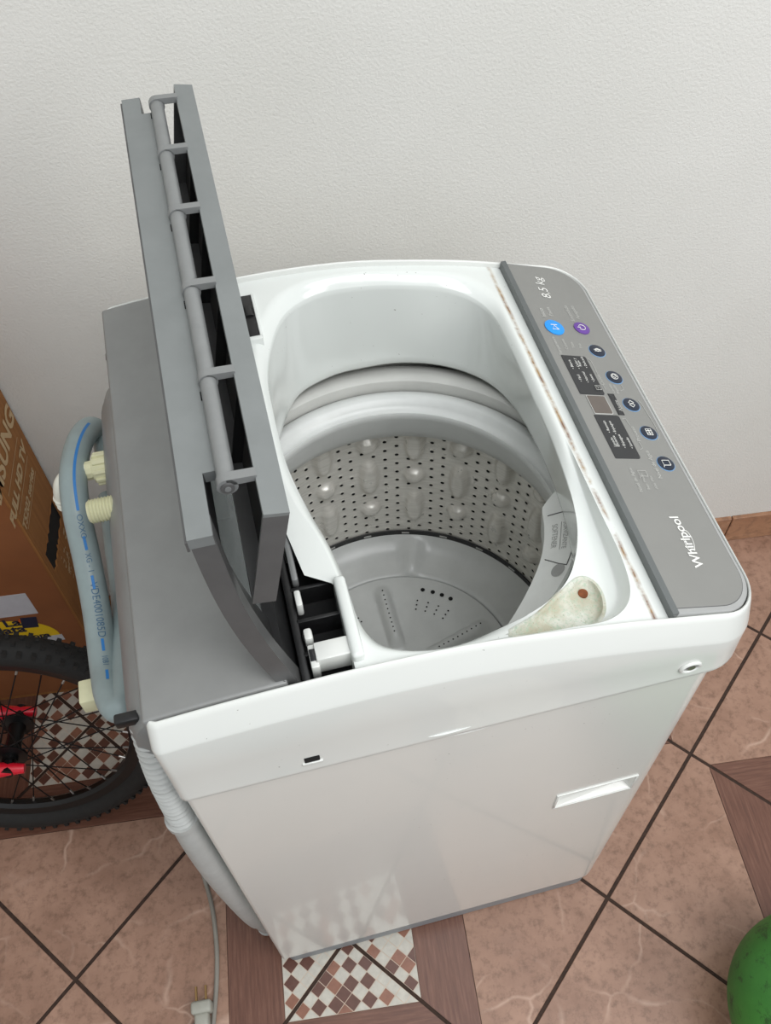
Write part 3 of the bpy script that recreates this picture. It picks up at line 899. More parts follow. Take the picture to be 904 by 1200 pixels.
# perforations: little dark pits with a pressed rim, far too many to pick apart
pit = []; rimp = []
for c in range(NC * 4):
    a = R(88) + 2 * PI * (c + .5) / (NC * 4)
    for rw in range(15):
        z = .502 + rw * .0196 + (.0098 if c % 2 else 0)
        if z > .775 or bump_h(a, z) > .02: continue
        ct, st = math.cos(a), math.sin(a)
        ctr = Vector((TC[0] + BR * ct, TC[1] + BR * st, z)); tx = Vector((-st, ct, 0)); inn = Vector((-ct, -st, 0))
        ring = lambda r, d: [ctr + tx * (r * math.cos(w)) + Vector((0, 0, 1)) * (r * math.sin(w)) + inn * d for w in [2 * PI * q / 8 for q in range(8)]]
        pit.append((ring(.0030, .0007), [tuple(range(8))]))
        A, B = ring(.0050, -.0003), ring(.0030, .0011)
        rimp.append((A + B, [(q, (q + 1) % 8, 8 + (q + 1) % 8, 8 + q) for q in range(8)]))
V, Fc = merge(pit); tag(mesh('basket_holes', V, Fc, 'black_matte', basket, smooth=False), kind='stuff')
V, Fc = merge(rimp); tag(mesh('hole_rims', V, Fc, 'brushed_steel', basket), kind='stuff')
lathe('basket_seam', [(.2408, .497), (.2392, .4965), (.2392, .4865), (.2408, .486)], TC, 'black_plastic', basket, 128)
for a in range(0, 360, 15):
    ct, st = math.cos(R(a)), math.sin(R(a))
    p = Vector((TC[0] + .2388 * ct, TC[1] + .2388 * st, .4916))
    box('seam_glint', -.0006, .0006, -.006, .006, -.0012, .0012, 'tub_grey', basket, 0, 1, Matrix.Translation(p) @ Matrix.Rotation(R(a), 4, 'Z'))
# base: sloping moulded ring with shallow scallops
V, Fc = [], []
prof = [(.2395, .4865), (.2365, .4835), (.228, .474), (.214, .468), (.198, .4655), (.182, .4650), (.1735, .4645), (.1715, .4625), (.1710, .455)]
NB_ = 180
for r, z in prof:
    for k in range(NB_):
        a = 2 * PI * k / NB_; s = 0
        if .176 < r < .236:
            for b in range(5):
                d = (a - R(72 + 72 * b) + PI) % (2 * PI) - PI
                if abs(d) < .12: s = max(s, .5 + .5 * math.cos(d / .12 * PI))
        V.append((TC[0] + r * math.cos(a), TC[1] + r * math.sin(a), z + .010 * s))
for i in range(len(prof) - 1):
    for k in range(NB_): Fc.append((i * NB_ + k, i * NB_ + (k + 1) % NB_, (i + 1) * NB_ + (k + 1) % NB_, (i + 1) * NB_ + k))
base = mesh('tub_base', V, Fc, 'tub_base_grey', wm, sharp=60)
lathe('pulsator_gap', [(.1735, .4600), (.166, .4600)], TC, 'black_matte', base, 96)
# pulsator disc with five radial ribs
V, Fc = [], []
pr = [.1695, .1685, .166] + [.16 - .004 * k for k in range(40)]
NP_ = 240
for r in pr:
    for k in range(NP_):
        a = 2 * PI * k / NP_; z = .4665 + .006 * (1 - (r / .17) ** 2) - (.003 if r > .169 else 0)
        h = 0
        for b in range(5):
            d = (a - R(90 + 72 * b) + PI) % (2 * PI) - PI
            w = abs(d) * r
            if .035 < r < .155:
                e_ = min(1, (r - .035) / .02, (.155 - r) / .02)
                h = max(h, .015 * e_ * max(0, 1 - (w / .013) ** 2))
                # broad dished lobe around each rib
                h = max(h, 0)
                if w < .05 and r > .05: z -= .0035 * math.sin(PI * min(1, (r - .05) / .1)) * (1 - (w / .05) ** 2)
        V.append((TC[0] + r * math.cos(a), TC[1] + r * math.sin(a), z + h))
for i in range(len(pr) - 1):
    for k in range(NP_): Fc.append((i * NP_ + k, i * NP_ + (k + 1) % NP_, (i + 1) * NP_ + (k + 1) % NP_, (i + 1) * NP_ + k))
Fc.append(tuple(range((len(pr) - 1) * NP_, len(pr) * NP_)))
puls = mesh('pulsator', V, Fc, 'tub_base_grey', wm, sharp=60)
def disc_at(r, adeg, z, rad):
    a = R(adeg); c = Vector((TC[0] + r * math.cos(a), TC[1] + r * math.sin(a), z))
    return [c + Vector((rad * math.cos(w), rad * math.sin(w), 0)) for w in [2 * PI * q / 10 for q in range(10)]], [tuple(range(10))]
for b in range(5):
    for a in (64, 57.5, 51.5, 45.5):
        V, Fc = disc_at(.146, a + 72 * b, .4692, .0036); mesh('pulsator_hole', V, Fc, 'black_matte', puls, smooth=False)
small = []
for b in range(5):
    for a in (66, 58, 50, 42):
        for r in (.124, .116, .108): small.append(disc_at(r, a + 72 * b, .4710, .0014))
    for k in range(10): small.append(disc_at(.062 + k * .0085, 90 + 72 * b, .4665 + .006 * (1 - ((.062 + k * .0085) / .17) ** 2) + .0152 - .0035 * math.sin(PI * min(1, (.012 + k * .0085) / .1)), .0013))
V, Fc = merge(small); tag(mesh('pulsator_pinholes', V, Fc, 'black_matte', puls, smooth=False), kind='stuff')

# softener dispenser clipped on the ring at the near right
def dsp(r, adeg, z): return Vector((TC[0] + r * math.cos(R(adeg)), TC[1] + r * math.sin(R(adeg)), z))
V, Fc = [], []
nd = 28; cols = []
for k in range(nd + 1):
    t = k / nd; a = 2 + (-66 - 2) * t
    e_ = min(1, t / .16); e_ = e_ * e_ * (3 - 2 * e_)
    ro = .2045 - .010 * t; zo = .872 - .006 * t
    ri = .196 + (.163 - .196) * e_ + .012 * max(0, (t - .6) / .4) ** 2; zi = zo - .002 - .016 * e_
    cols.append([dsp(ro + .004, a, zo - .02), dsp(ro, a, zo), dsp(ro - .003, a, zo + .002), dsp(ri + .004, a, zi + .001), dsp(ri, a, zi - .002), dsp(ri + .004, a, zi - .05), dsp(ri + .02, a, zi - .055)])
V, Fc = loft(cols, False); k = 7
Fc += [tuple(range(k)), tuple(range(len(V) - k, len(V)))]
disp = mesh('softener_dispenser', V, Fc, 'dispenser_grey', wm, sharp=30)
def dsurf(a, s, h=0):   # a azimuth degrees, s 0 outer .. 1 inner on the top face
    t = (2 - a) / 68; e_ = min(1, t / .16); e_ = e_ * e_ * (3 - 2 * e_)
    ro = .2045 - .010 * t - .003; zo = .872 - .006 * t + .002
    ri = .196 + (.163 - .196) * e_ + .012 * max(0, (t - .6) / .4) ** 2 + .004; zi = zo - .003 - .016 * e_
    return dsp(ro + (ri - ro) * s, a, zo + (zi - zo) * s + h)
def dline(name, pts, w, mat):
    V, Fc = tube_data(smoothpath([dsurf(a, s, .0003) for a, s in pts], 6), w, 6); return mesh(name, V, Fc, mat, disp)
dline('flap_seam', [(-14, 0.05), (-22, .08), (-30, .10), (-36, .12)], .0006, 'panel_line')
dline('flap_seam', [(-14, 0.05), (-13, .5), (-12.5, .98)], .0006, 'panel_line')
dline('flap_seam', [(-36, .12), (-35, .5), (-34.5, .62), (-33, .98)], .0006, 'panel_line')
V, Fc = [], []
for k in range(20):
    w = 2 * PI * k / 20; V.append(dsurf(-38.2 + 2.9 * math.sin(w), .36 + .23 * math.cos(w), .0005))
mesh('finger_notch', V, [tuple(range(20))], 'engraved_grey', disp, smooth=False)
lettering('dispenser_lettering', [('SUAVIZANTE', .0062, -.018, .0035, {}), ('SOFTENER', .0072, -.018, -.0065, {})],
          lambda u, v: dsurf(-23 - (u / .18) * 57 , .55 - v / .022 * 0.8, .0005), 'engraved_grey', disp)
dline('lettering_rule', [(-17, .55), (-29, .55)], .0003, 'engraved_grey')

# ---- control panel
PX0, PX1 = .4720, .5490
def zp(x, y): return .9735 + (x - .472) * (-.335) + 0.018 * (y / W - .5)
def ppx(u, v, h=0.0):      # photo pixel -> point on the panel plane
    d = rayl(u, v); k = -.335; ky = .018 / W
    t = (.9735 + (LC.x - .472) * k + .018 * (LC.y / W - .5) - LC.z) / (d.z - k * d.x - ky * d.y)
    q = LC + d * t; return Vector((q.x, q.y, zp(q.x, q.y) + h))
ppts = rrect(.4735, CX1 - .0108, .0165, W - .0165, .002, .043, 12, 20)
panel = slab('control_panel', ppts, zp, 'panel_bezel', wm, .022, .002)
ipts = rrect(.4775, CX1 - .0150, .0225, W - .0195, .002, .039, 12, 20)
slab('panel_face_line', ipts, lambda x, y: zp(x, y) + .0003, 'panel_line', panel, .004, .0002)
ipts = rrect(.4781, CX1 - .0156, .0231, W - .0201, .002, .0385, 12, 20)
face = slab('panel_face', ipts, lambda x, y: zp(x, y) + .0006, 'panel_grey', panel, .004, .0002)
V = [(.4720, .0165, zp(.472, .0165) - .0125), (.4736, .0165, zp(.472, .0165) + .0002), (.4736, W - .0165, zp(.472, W - .0165) + .0002), (.4720, W - .0165, zp(.472, W - .0165) - .0125)]
V += [(x + .006, y, z) for x, y, z in V]
bm = bmesh.new()
add = [bm.verts.new(v) for v in V]
for q in ((0, 1, 2, 3), (4, 5, 6, 7), (0, 1, 5, 4), (1, 2, 6, 5), (2, 3, 7, 6), (3, 0, 4, 7)): bm.faces.new([add[i] for i in q])
from_bm('panel_step', bm, 'panel_edge', panel, smooth=False)
def pdisc(name, c, ry, rx, h, mat, parent, hb=0.0004, n=28):
    lo_, mid, hi_ = [], [], []
    for k in range(n):
        w = 2 * PI * k / n
        for L, s, hh in ((lo_, 1, hb), (mid, 1, h - .0003), (hi_, .94, h)):
            x, y = c.x + rx * s * math.cos(w), c.y + ry * s * math.sin(w); L.append((x, y, zp(x, y) + hh))
    V, Fc = loft([lo_, mid, hi_]); Fc.append(tuple(range(2 * n, 3 * n)))
    return mesh(name, V, Fc, mat, parent)
def pline(name, segs, w, mat, parent, h=.0026):
    parts = []
    for pts in segs:
        P_ = [Vector((x, y, zp(x, y) + h)) for x, y in pts]
        parts.append(tube_data(P_, w, 6))
    V, Fc = merge(parts); return mesh(name, V, Fc, mat, parent)
def icon(c, segs, s, parent, mat='print_white', w=.00045):
    # icon coordinates: reading direction +y, up -x
    pline('icon', [[(c.x - b * s, c.y + a * s) for a, b in g] for g in segs], w, mat, parent)
circ = lambda r, n=16, a0=0, a1=360: [(r * math.cos(R(a0 + (a1 - a0) * k / n)), r * math.sin(R(a0 + (a1 - a0) * k / n))) for k in range(n + 1)]
c = ppx(650, 384.5); b = pdisc('start_button', c, .0125, .0120, .0020, 'button_blue', panel)
icon(c, [[(-.5, -.45), (.2, 0), (-.5, .45), (-.5, -.45)], [(.35, -.45), (.35, .45)]], .009, b)
c = ppx(682, 385.5); b = pdisc('power_button', c, .0100, .0100, .0020, 'button_purple', panel)
icon(c, [circ(.5, 16, 120, 420), [(0, .2), (0, .7)]], .0085, b)
navy = [((700, 412), [[(-.2, -.5), (-.2, .5), (.1, .5), (.1, -.5), (-.2, -.5)], circ(.28, 10)]),
        ((720, 443), [circ(.5, 12), [(-.3, -.1), (.1, .4), (.4, 0)], [(-.1, -.3), (.3, -.1)]]),
        ((740, 475), [[(-.6, 0), (-.2, .4), (.1, 0), (-.2, -.4), (-.6, 0)], [(.6, 0), (.2, .4), (-.1, 0), (.2, -.4), (.6, 0)]]),
        ((760.5, 508), [[(-.5, -.4), (.5, -.4), (.5, .4), (-.5, .4), (-.5, -.4)], [(-.2, -.4), (-.2, .4)], [(.2, -.4), (.2, .4)], [(-.5, 0), (.5, 0)]]),
        ((780.5, 544), [[(-.4, -.5), (.4, -.5), (.4, .5), (-.4, .5), (-.4, -.5)], [(-.4, .5), (-.7, .6)]])]
for (u, v), ic in navy:
    c = ppx(u, v); b = pdisc('selector_button', c, .0098, .0098, .0018, 'button_navy', panel)
    pdisc('button_halo', c, .0106, .0106, .0011, 'button_ring', b)
    icon(c, ic, .0085, b)
def pplate(name, corners, mat, parent, h=.0012, rad=.003):
    """quad from four photo pixels, squared up to the panel axes"""
    P_ = [ppx(*q) for q in corners]
    x0, x1 = (P_[0].x + P_[3].x) / 2, (P_[1].x + P_[2].x) / 2; y1, y0 = (P_[0].y + P_[1].y) / 2, (P_[2].y + P_[3].y) / 2
    pts = rrect(x0, x1, y0, y1, rad * .4, rad, 5, 2)
    return slab(name, pts, lambda x, y: zp(x, y) + h, mat, parent, .0012, .0002), (x0, x1, y0, y1)
d1, r1 = pplate('program_display', [(657, 418), (683, 417), (711, 462), (682, 464)], 'display_dark', panel)
d2, r2 = pplate('process_display', [(695, 488), (722, 486), (753, 537), (724, 539)], 'display_dark', panel)
fr2, r3 = pplate('digit_frame', [(686.5, 465), (709, 464), (718.5, 486), (698, 486.5)], 'print_pale', panel, .0016)
slab('digit_screen', rrect(r3[0] + .0008, r3[1] - .0008, r3[2] + .0008, r3[3] - .0008, .001, .002, 4, 2), lambda x, y: zp(x, y) + .0019, 'display_glass', fr2, .0012, .0002)
lk, rk = pplate('display_bridge', [(712, 462), (719, 462), (733, 487), (725, 487)], 'display_dark', panel, .0010, .0005)
def ptxt(name, items, mat, parent, h=.0011, flip=None):
    # items: text, size, pixel anchor, kw
    arr = []
    for s, size, (u, v), kw in items:
        c = ppx(u, v); lettering(name, [(s, size, c.y, -c.x, kw)], lambda u, v: Vector((-v, u, zp(-v, u) + h)), mat, parent)
C_ = {'align': 'CENTER'}
ptxt('brand_lettering', [('Whirlpool', .0150, (805, 635), {'align': 'CENTER', 'bold': .00025})], 'print_white', panel)
c = ppx(806, 634)
sw_pts = []
for k in range(40):
    t = R(-150 + 300 * k / 39); sw_pts.append((c.x + .0052 * math.sin(t) + .0006 + .002 * math.cos(t), c.y + .0135 * math.cos(t) - .001))
pline('brand_swoosh', [sw_pts], .0004, 'print_white', panel, .0009)
ptxt('capacity_lettering', [('8,5 kg', .0165, (636, 338), {'align': 'CENTER', 'shear': .15})], 'print_white', panel)
ptxt('panel_lettering', [
    ('Inicio', .0072, (636, 367), {'align': 'CENTER', 'bold': .00012}), ('Pausa', .0072, (644, 366), C_),
    ('Encendido', .0068, (667, 368), C_), ('Apagado', .0068, (674, 367), C_),
    ('Temperatura', .0058, (653, 406), C_), ('Caliente', .0052, (662, 404), C_), ('Tibia', .0052, (671, 405), C_), ('Fría', .0052, (680, 406), C_),
    ('Ciclos', .0066, (704, 446), C_), ('Ajuste', .0066, (725, 476), C_), ('Proceso', .0066, (745, 509), C_), ('Nivel de Agua', .0068, (766, 545), C_),
    ('Nivel de Agua', .0056, (745, 563), C_), ('Bajo  Medio', .0044, (756, 565), C_), ('Alto  Máx', .0044, (766, 566), C_),
    ('Lavado', .0050, (717, 456), C_), ('Rápido', .0050, (722, 457), C_)], 'print_pale', panel)
c = ppx(753, 556.5); icon(c, [[(-.4, -.5), (.4, -.5), (.4, .5), (-.4, .5), (-.4, -.5)], [(-.4, .5), (-.7, .6)]], .0095, panel, 'print_pale', .0003)
ptxt('display_lettering', [('• Blanca', .0046, (669.5, 428), C_), ('• Color y', .0046, (676, 427), C_), ('Ropa', .0046, (679, 427), C_), ('• Delicada', .0046, (684.5, 425.5), C_),
    ('• Fácil', .0046, (679.5, 444), C_), ('• Normal', .0046, (686.5, 443), C_), ('• Jeans', .0046, (694, 444), C_)], 'print_white', d1, .0015)
ptxt('display_lettering', [('• Remojo', .0046, (711, 501), C_), ('• Enjuague', .0046, (718, 502), C_), ('Lavado', .0046, (719, 519), C_), ('Eficiente', .0046, (722, 518), C_),
    ('• Enjuague', .0046, (729, 518), C_), ('• Lavado', .0046, (738, 520), C_)], 'print_white', d2, .0015)
c = ppx(701, 456); icon(c, [[(-.5, -.5), (.5, -.5), (.5, .5), (-.5, .5), (-.5, -.5)], [(-.2, .1), (0, -.2), (.3, .3)]], .0062, d1, 'print_pale', .0003)
def ppath(pix, w=.0003):
    pline('guide_line', [[(q.x, q.y) for q in (ppx(u, v) for u, v in pix)]], w, 'print_pale', panel, .0010)
ppath([(689, 421), (693, 424), (701, 440)]); ppath([(707, 452), (710, 458)])
ppath([(728, 452), (731, 457), (727, 459)]); ppath([(748, 470), (752, 474), (768, 500), (773, 511), (771, 517)])
ppath([(729, 492), (733, 491), (738, 499)]); ppath([(749, 519), (753, 526), (750, 528)])

# ---- behind: inlet fittings, hoses, cord
nut = lathe('inlet_nut', [(0, -.002), (.0150, 0), (.0165, .003), (.0165, .022), (.0150, .026), (.011, .027), (.011, .034), (0, .034)], (0, 0), 'cream_plastic', wm, 12, sharp=25)
pn = lx(114, 546, -.045); nut.matrix_local = Matrix.Translation((-.024, pn.y, pn.z - .005)) @ Matrix.Rotation(-PI / 2, 4, 'Y')
for k in range(10):
    a = 2 * PI * k / 10
    box('nut_rib', -.0025, .0025, -.0012, .0022, .001, .024, 'cream_plastic', nut, .0006, 1, Matrix.Rotation(a, 4, 'Z') @ Matrix.Translation((0, .0165, 0)))
pe = lx(76, 566, -.075)
tube('inlet_elbow', smoothpath([(-.054, pn.y, pn.z - .005), (-.070, pn.y, pn.z - .005), (-.084, pn.y - .004, pn.z - .010), (-.091, pn.y - .006, pn.z - .026), (-.092, pn.y - .006, pn.z - .048)], 6), .0105, 'white_fitting', wm, 16)
for k in range(3):
    lathe('elbow_ridge', [(.0100, -.002), (.0122, 0), (.0100, .002)], (0, 0), 'white_fitting', wm, 18).location = (-.092, pn.y - .006, pn.z - .032 - k * .007)
ps = lx(115, 598, -.042)
thr = [(0, .030), (.0105, .030), (.0120, .028)]
for k in range(8): thr += [(.0132, .027 - k * .0033), (.0118, .0255 - k * .0033)]
st = lathe('inlet_thread', thr + [(.012, 0)], (0, 0), 'cream_plastic', wm, 24, sharp=25)
st.matrix_local = Matrix.Translation((-.022, ps.y, ps.z)) @ Matrix.Rotation(-PI / 2, 4, 'Y')
# supply hose: loops along the back of the machine, printed in blue
hp = [(128, 540, -.040), (122, 514, -.048), (106, 503, -.058), (93, 520, -.066), (86, 555, -.072), (90, 600, -.075), (103, 660, -.076), (114, 720, -.076), (122, 780, -.074), (128, 815, -.068), (139, 830, -.058), (146, 812, -.052), (148, 770, -.050), (146, 700, -.050), (138, 640, -.050), (131, 580, -.048)]
hpath = smoothpath([lx(u, v, x) for u, v, x in hp], 10)
hose = tube('supply_hose', hpath, .0152, 'hose_grey', wm, 20)
cum = [0]
for a, b in zip(hpath, hpath[1:]): cum.append(cum[-1] + (b - a).length)
def hose_pt(s, off, h=.0004):
    for i in range(len(cum) - 1):
        if s <= cum[i + 1] or i == len(cum) - 2:
            t = (s - cum[i]) / (cum[i + 1] - cum[i]); p = hpath[i].lerp(hpath[i + 1], t); break
    d0 = (hpath[min(i + 1, len(hpath) - 1)] - hpath[max(i - 1, 0)]).normalized()
    d1 = (hpath[min(i + 2, len(hpath) - 1)] - hpath[i]).normalized()
    d = d0.lerp(d1, t).normalized()
    n_ = Vector((.30, -.42, .85)); n_ = (n_ - d * n_.dot(d)).normalized(); b_ = d.cross(n_)
    w = off / .0152
    return p + (n_ * math.cos(w) + b_ * math.sin(w)) * (.0152 + h)
def hose_s(u, v):
    best = None
    for i, p in enumerate(hpath[:int(len(hpath) * .66)]):
        q = _wm @ p - CAM; d_ = q.dot(CF); e_ = math.hypot(IW / 2 + F_PX * q.dot(CR) / d_ - u, IH / 2 + F_PX * q.dot(CD) / d_ - v)
        if best is None or e_ < best[0]: best = (e_, cum[i])
    return best[1]
def dash(s0, s1, w):
    n_ = max(2, int((s1 - s0) / .006)); V, Fc = [], []
    for k in range(n_ + 1):
        s = s0 + (s1 - s0) * k / n_
        V += [hose_pt(s, -w), hose_pt(s, w)]
    for k in range(n_): Fc.append((2 * k, 2 * k + 1, 2 * k + 3, 2 * k + 2))
    return V, Fc
sA, sB = hose_s(98, 508), hose_s(93, 598)
mk = [(sA, sB)]
for u, v in ((100, 638), (110, 682), (121, 764), (127, 802)):
    s = hose_s(u, v); mk.append((s - .008, s + .008))
for a, b in mk: mesh('hose_stripe', *dash(a, b, .0015), 'hose_print', hose, smooth=False)
# letters climb up the hose: reading runs with the path, letter tops toward the machine
arr = []
for tx_, (u, v), sz in (('OXXO', (96, 617), .0085), ('XG - 1', (105, 660), .0085), ('VDE4001085D', (116, 722), .0115), ('10B1', (125, 782), .0085)):
    arr.append((tx_, sz, hose_s(u, v), 0, {'align': 'CENTER'}))
for it in arr: lettering('hose_lettering', [it], lambda u, v: hose_pt(u, -v, .0005), 'hose_print_dark', hose)
pc = lx(106, 812, -.100)
clipo = box('hose_clip', -.112, -.088, pc.y - .012, pc.y + .016, pc.z - .022, pc.z + .004, 'cream_plastic', wm, .002)
pb = lx(148, 842, -.030)
box('clip_screw', -.040, -.018, pb.y - .006, pb.y + .004, pb.z - .006, pb.z + .006, 'black_plastic', wm, .002)
# drain hose: corrugated upper half, smooth sleeve below
dp = [(168, 838, -.018), (175, 866, -.020), (188, 905, -.023), (203, 938, -.025), (214, 960, -.026)]
dpath = smoothpath([lx(u, v, x) for u, v, x in dp], 40)
tot = sum((b - a).length for a, b in zip(dpath, dpath[1:])); rads = []; s = 0
for i in range(len(dpath)):
    if i: s += (dpath[i] - dpath[i - 1]).length
    rads.append(.0122 + .0026 * math.sin(2 * PI * s / .0090))
drain = tube('drain_hose', dpath, rads, 'drain_grey', wm, 18)
dp2 = [(213, 957, -.026), (227, 980, -.026), (250, 1014, -.026), (273, 1044, -.026), (294, 1069, -.025), (312, 1085, -.024)]
dpath2 = smoothpath([lx(u, v, x) for u, v, x in dp2], 8)
nn = len(dpath2)
tube('drain_sleeve', dpath2, [(.0165 if i < 2 else .0145 + .0030 * math.sin(PI * i / nn)) if i < nn - 5 else .0130 for i in range(nn)], 'drain_grey', drain, 18)
tube('sleeve_collar', [dpath2[0] + (dpath2[0] - dpath2[1]) * .3, dpath2[1]], .0180, 'drain_grey', drain, 20)
tube('sleeve_end', [dpath2[-1], dpath2[-1] + (dpath2[-1] - dpath2[-2]).normalized() * .010], .0150, 'drain_grey', drain, 18)
# power cord (belongs to the machine) with moulded plug on the floor
cpath = [wz(u, v, z) for u, v, z in ((226, 985, .10), (231, 1000, .045), (240, 1030, .0045), (249, 1065, .0045), (254, 1110, .0045), (254, 1150, .0045), (251, 1190, .0045), (247, 1225, .0045), (236, 1240, .0050), (226, 1232, .008), (224, 1214, .012), (229, 1200, .0150))]
cl = [_wi @ p for p in cpath]
cord = tube('power_cord', smoothpath(cl, 8), .0040, 'cord_grey', wm, 10)
pg = _wi @ wz(237, 1184, .0165); up_ = (_wi @ wz(236, 1160, .0165) - pg).normalized(); up_.z = 0; up_.normalize()
side = Vector((up_.y, -up_.x, 0))
mt = Matrix((side.to_4d(), up_.to_4d(), Vector((0, 0, 1, 0)), Vector((0, 0, 0, 1)))).transposed(); mt[3] = (0, 0, 0, 1)
mt = Matrix.Translation(pg) @ Matrix(((side.x, up_.x, 0, 0), (side.y, up_.y, 0, 0), (0, 0, 1, 0), (0, 0, 0, 1)))
bm = bmesh.new(); add_box(bm, -.017, .017, -.006, .014, -.014, .014, .005, 3, mt); add_box(bm, -.012, .012, -.028, -.004, -.012, .012, .005, 3, mt); add_box(bm, -.009, .009, -.042, -.024, -.009, .009, .004, 3, mt)
plug = from_bm('plug', bm, 'plug_grey', cord)
for sx_ in (-.008, .008):
    cyl('plug_pin', mt @ Vector((sx_, .012, .004)), mt @ Vector((sx_, .036, .004)), .0022, 'brass', plug, 10)

# ------------------------------------------------------------------ television box by the wall
BXR, BYF, BYB, BHT, BWID = -.884, .548, .706, 1.06, .66
tv = empty('television_box', (BXR - BWID / 2, (BYF + BYB) / 2, 0), 0, 'brown cardboard television box with torn hand hole standing against the wall', 'box')
ox, oy = BXR - BWID / 2, (BYF + BYB) / 2
def tl(x, y, z): return Vector((x - ox, y - oy, z))
# hand hole in the narrow end: y/z rectangle
hc = wxp(63, 628, BXR); print('hand hole', wxp(60, 662, BXR), wxp(67, 596, BXR), wxp(56, 632, BXR), wxp(70, 624, BXR))
hy0, hy1, hz0, hz1 = max(hc.y - .058, BYF + .016), min(hc.y + .058, BYB - .016), hc.z - .028, hc.z + .028
bm = bmesh.new()
x0, x1 = BXR - BWID, BXR
vv = {}
def bv(x, y, z):
    k_ = (round(x, 5), round(y, 5), round(z, 5))
    if k_ not in vv: vv[k_] = bm.verts.new(tl(*k_))
    return vv[k_]
def bq(*p): bm.faces.new([bv(*q) for q in p])
ysb = [BYF, hy0, hy1, BYB]; zsb = [0, hz0, hz1, BHT]
for i in range(3):
    for j in range(3):
        if (i, j) == (1, 1): continue
        bq((x1, ysb[i], zsb[j]), (x1, ysb[i + 1], zsb[j]), (x1, ysb[i + 1], zsb[j + 1]), (x1, ysb[i], zsb[j + 1]))
bq((x0, BYF, 0), (x0, BYF, BHT), (x0, BYB, BHT), (x0, BYB, 0))
bm.faces.new([bv(x0, y, BHT) for y in (BYF,)] + [bv(x1, y, BHT) for y in ysb] + [bv(x0, BYB, BHT)])
bm.faces.new([bv(x0, y, 0) for y in (BYF,)] + [bv(x1, y, 0) for y in ysb] + [bv(x0, BYB, 0)])
bm.faces.new([bv(x0, BYB, z) for z in (0, BHT)] + [bv(x1, BYB, z) for z in zsb[::-1]])
bm.faces.new([bv(x0, BYF, z) for z in (0, BHT)] + [bv(x1, BYF, z) for z in zsb[::-1]])
carton = from_bm('carton', bm, 'cardboard', tv, smooth=False)
box('hand_hole', BXR - .05 - ox, BXR - .002 - ox, hy0 - .004 - oy, hy1 + .004 - oy, hz0 - .004, hz1 + .004, 'black_matte', tv)
# ragged torn edges of the hand hole
parts = []; rnd = random.Random(3)
for z_, sg in ((hz0, 1), (hz1, -1)):
    z = hy0
    while z < hy1 - .006:
        dz = rnd.uniform(.010, .026); d = rnd.uniform(.001, .007)
        parts.append(([tl(BXR - .0015, z, z_ - sg * .001), tl(BXR - .0015, z + dz, z_ - sg * .001), tl(BXR - .003, z + dz * .5, z_ + sg * d), tl(BXR + .0006, z, z_ - sg * .001), tl(BXR + .0006, z + dz, z_ - sg * .001), tl(BXR + .0004, z + dz * .5, z_ + sg * d)],
                      [(0, 1, 2), (3, 4, 5), (0, 1, 4, 3), (1, 2, 5, 4), (2, 0, 3, 5)])); z += dz
V, Fc = merge(parts); mesh('torn_edge', V, Fc, 'cardboard', tv, smooth=False)
def end_face(u, v): return tl(BXR + .0008, u, v)        # reading along +y on the right-hand end
def on_end(u, v): q = wxp(u, v, BXR); return q.y, q.z
items = []
for s_, (u, v), sz, kw in (('SAMSUNG', (2, 545), .050, {'align': 'CENTER', 'bold': .0016}), ('FULL HD TV', (21, 567), .0300, {'align': 'CENTER', 'bold': .0016, 'shear': .1}), ('T5202 series', (33, 584), .0240, {'align': 'CENTER', 'shear': .12, 'bold': .0008})):
    y_, z_ = on_end(u, v); items.append((s_, sz, y_, z_, kw))
for it in items: lettering('carton_lettering', [it], end_face, 'card_print', tv)
parts = []
for (u, v) in ((14, 551), (27, 568), (37, 585)):
    y_, z_ = on_end(u, v); z_ = z_
    parts.append(([tl(BXR + .0008, BYF + .010, z_ - .0007), tl(BXR + .0008, BYB - .028, z_ - .0007), tl(BXR + .0008, BYB - .028, z_ + .0007), tl(BXR + .0008, BYF + .010, z_ + .0007)], [(0, 1, 2, 3)]))
V, Fc = merge(parts); mesh('carton_rule', V, Fc, 'card_print', tv, smooth=False)
# worn print and pictograms low on the end
parts = []; rnd = random.Random(11); y_, z_ = on_end(80, 655)
for k in range(26):
    a, b = y_ + rnd.uniform(-.03, .03), z_ + rnd.uniform(-.035, .035); w, h = rnd.uniform(.003, .014), rnd.uniform(.002, .006)
    parts.append(([tl(BXR + .0007, a, b), tl(BXR + .0007, a + w, b), tl(BXR + .0007, a + w, b + h), tl(BXR + .0007, a, b + h)], [(0, 1, 2, 3)]))
V, Fc = merge(parts); mesh('worn_print', V, Fc, 'card_print', tv, smooth=False)
# broad front: darker print, white label, yellow shop sticker
V = [tl(x, BYF - .0006, z) for x, z in ((x0 + .01, .01), (x1 - .004, .01), (x1 - .004, BHT - .01), (x0 + .01, BHT - .01))]
mesh('front_print', V, [(0, 1, 2, 3)], 'card_front', tv, smooth=False)
def fp(u, v): q = wyp(u, v, BYF); return q.x, q.z
def front_poly(name, pts, mat, h=.0012, parent=tv):
    n_ = len(pts); V = [tl(x, BYF - h, z) for x, z in pts] + [tl(x, BYF - .0002, z) for x, z in pts]
    return mesh(name, V, [tuple(range(n_))] + [(k, (k + 1) % n_, n_ + (k + 1) % n_, n_ + k) for k in range(n_)], mat, parent, smooth=False)
a = fp(45, 718); b = fp(28, 695)
front_poly('white_label', [(a[0] - .16, a[1]), a, (a[0], b[1]), (a[0] - .16, b[1])], 'label_white')
cx_, cz_ = fp(14, 750); ex_, _ = fp(72, 745); rx_ = ex_ - cx_; _, zt_ = fp(14, 727)
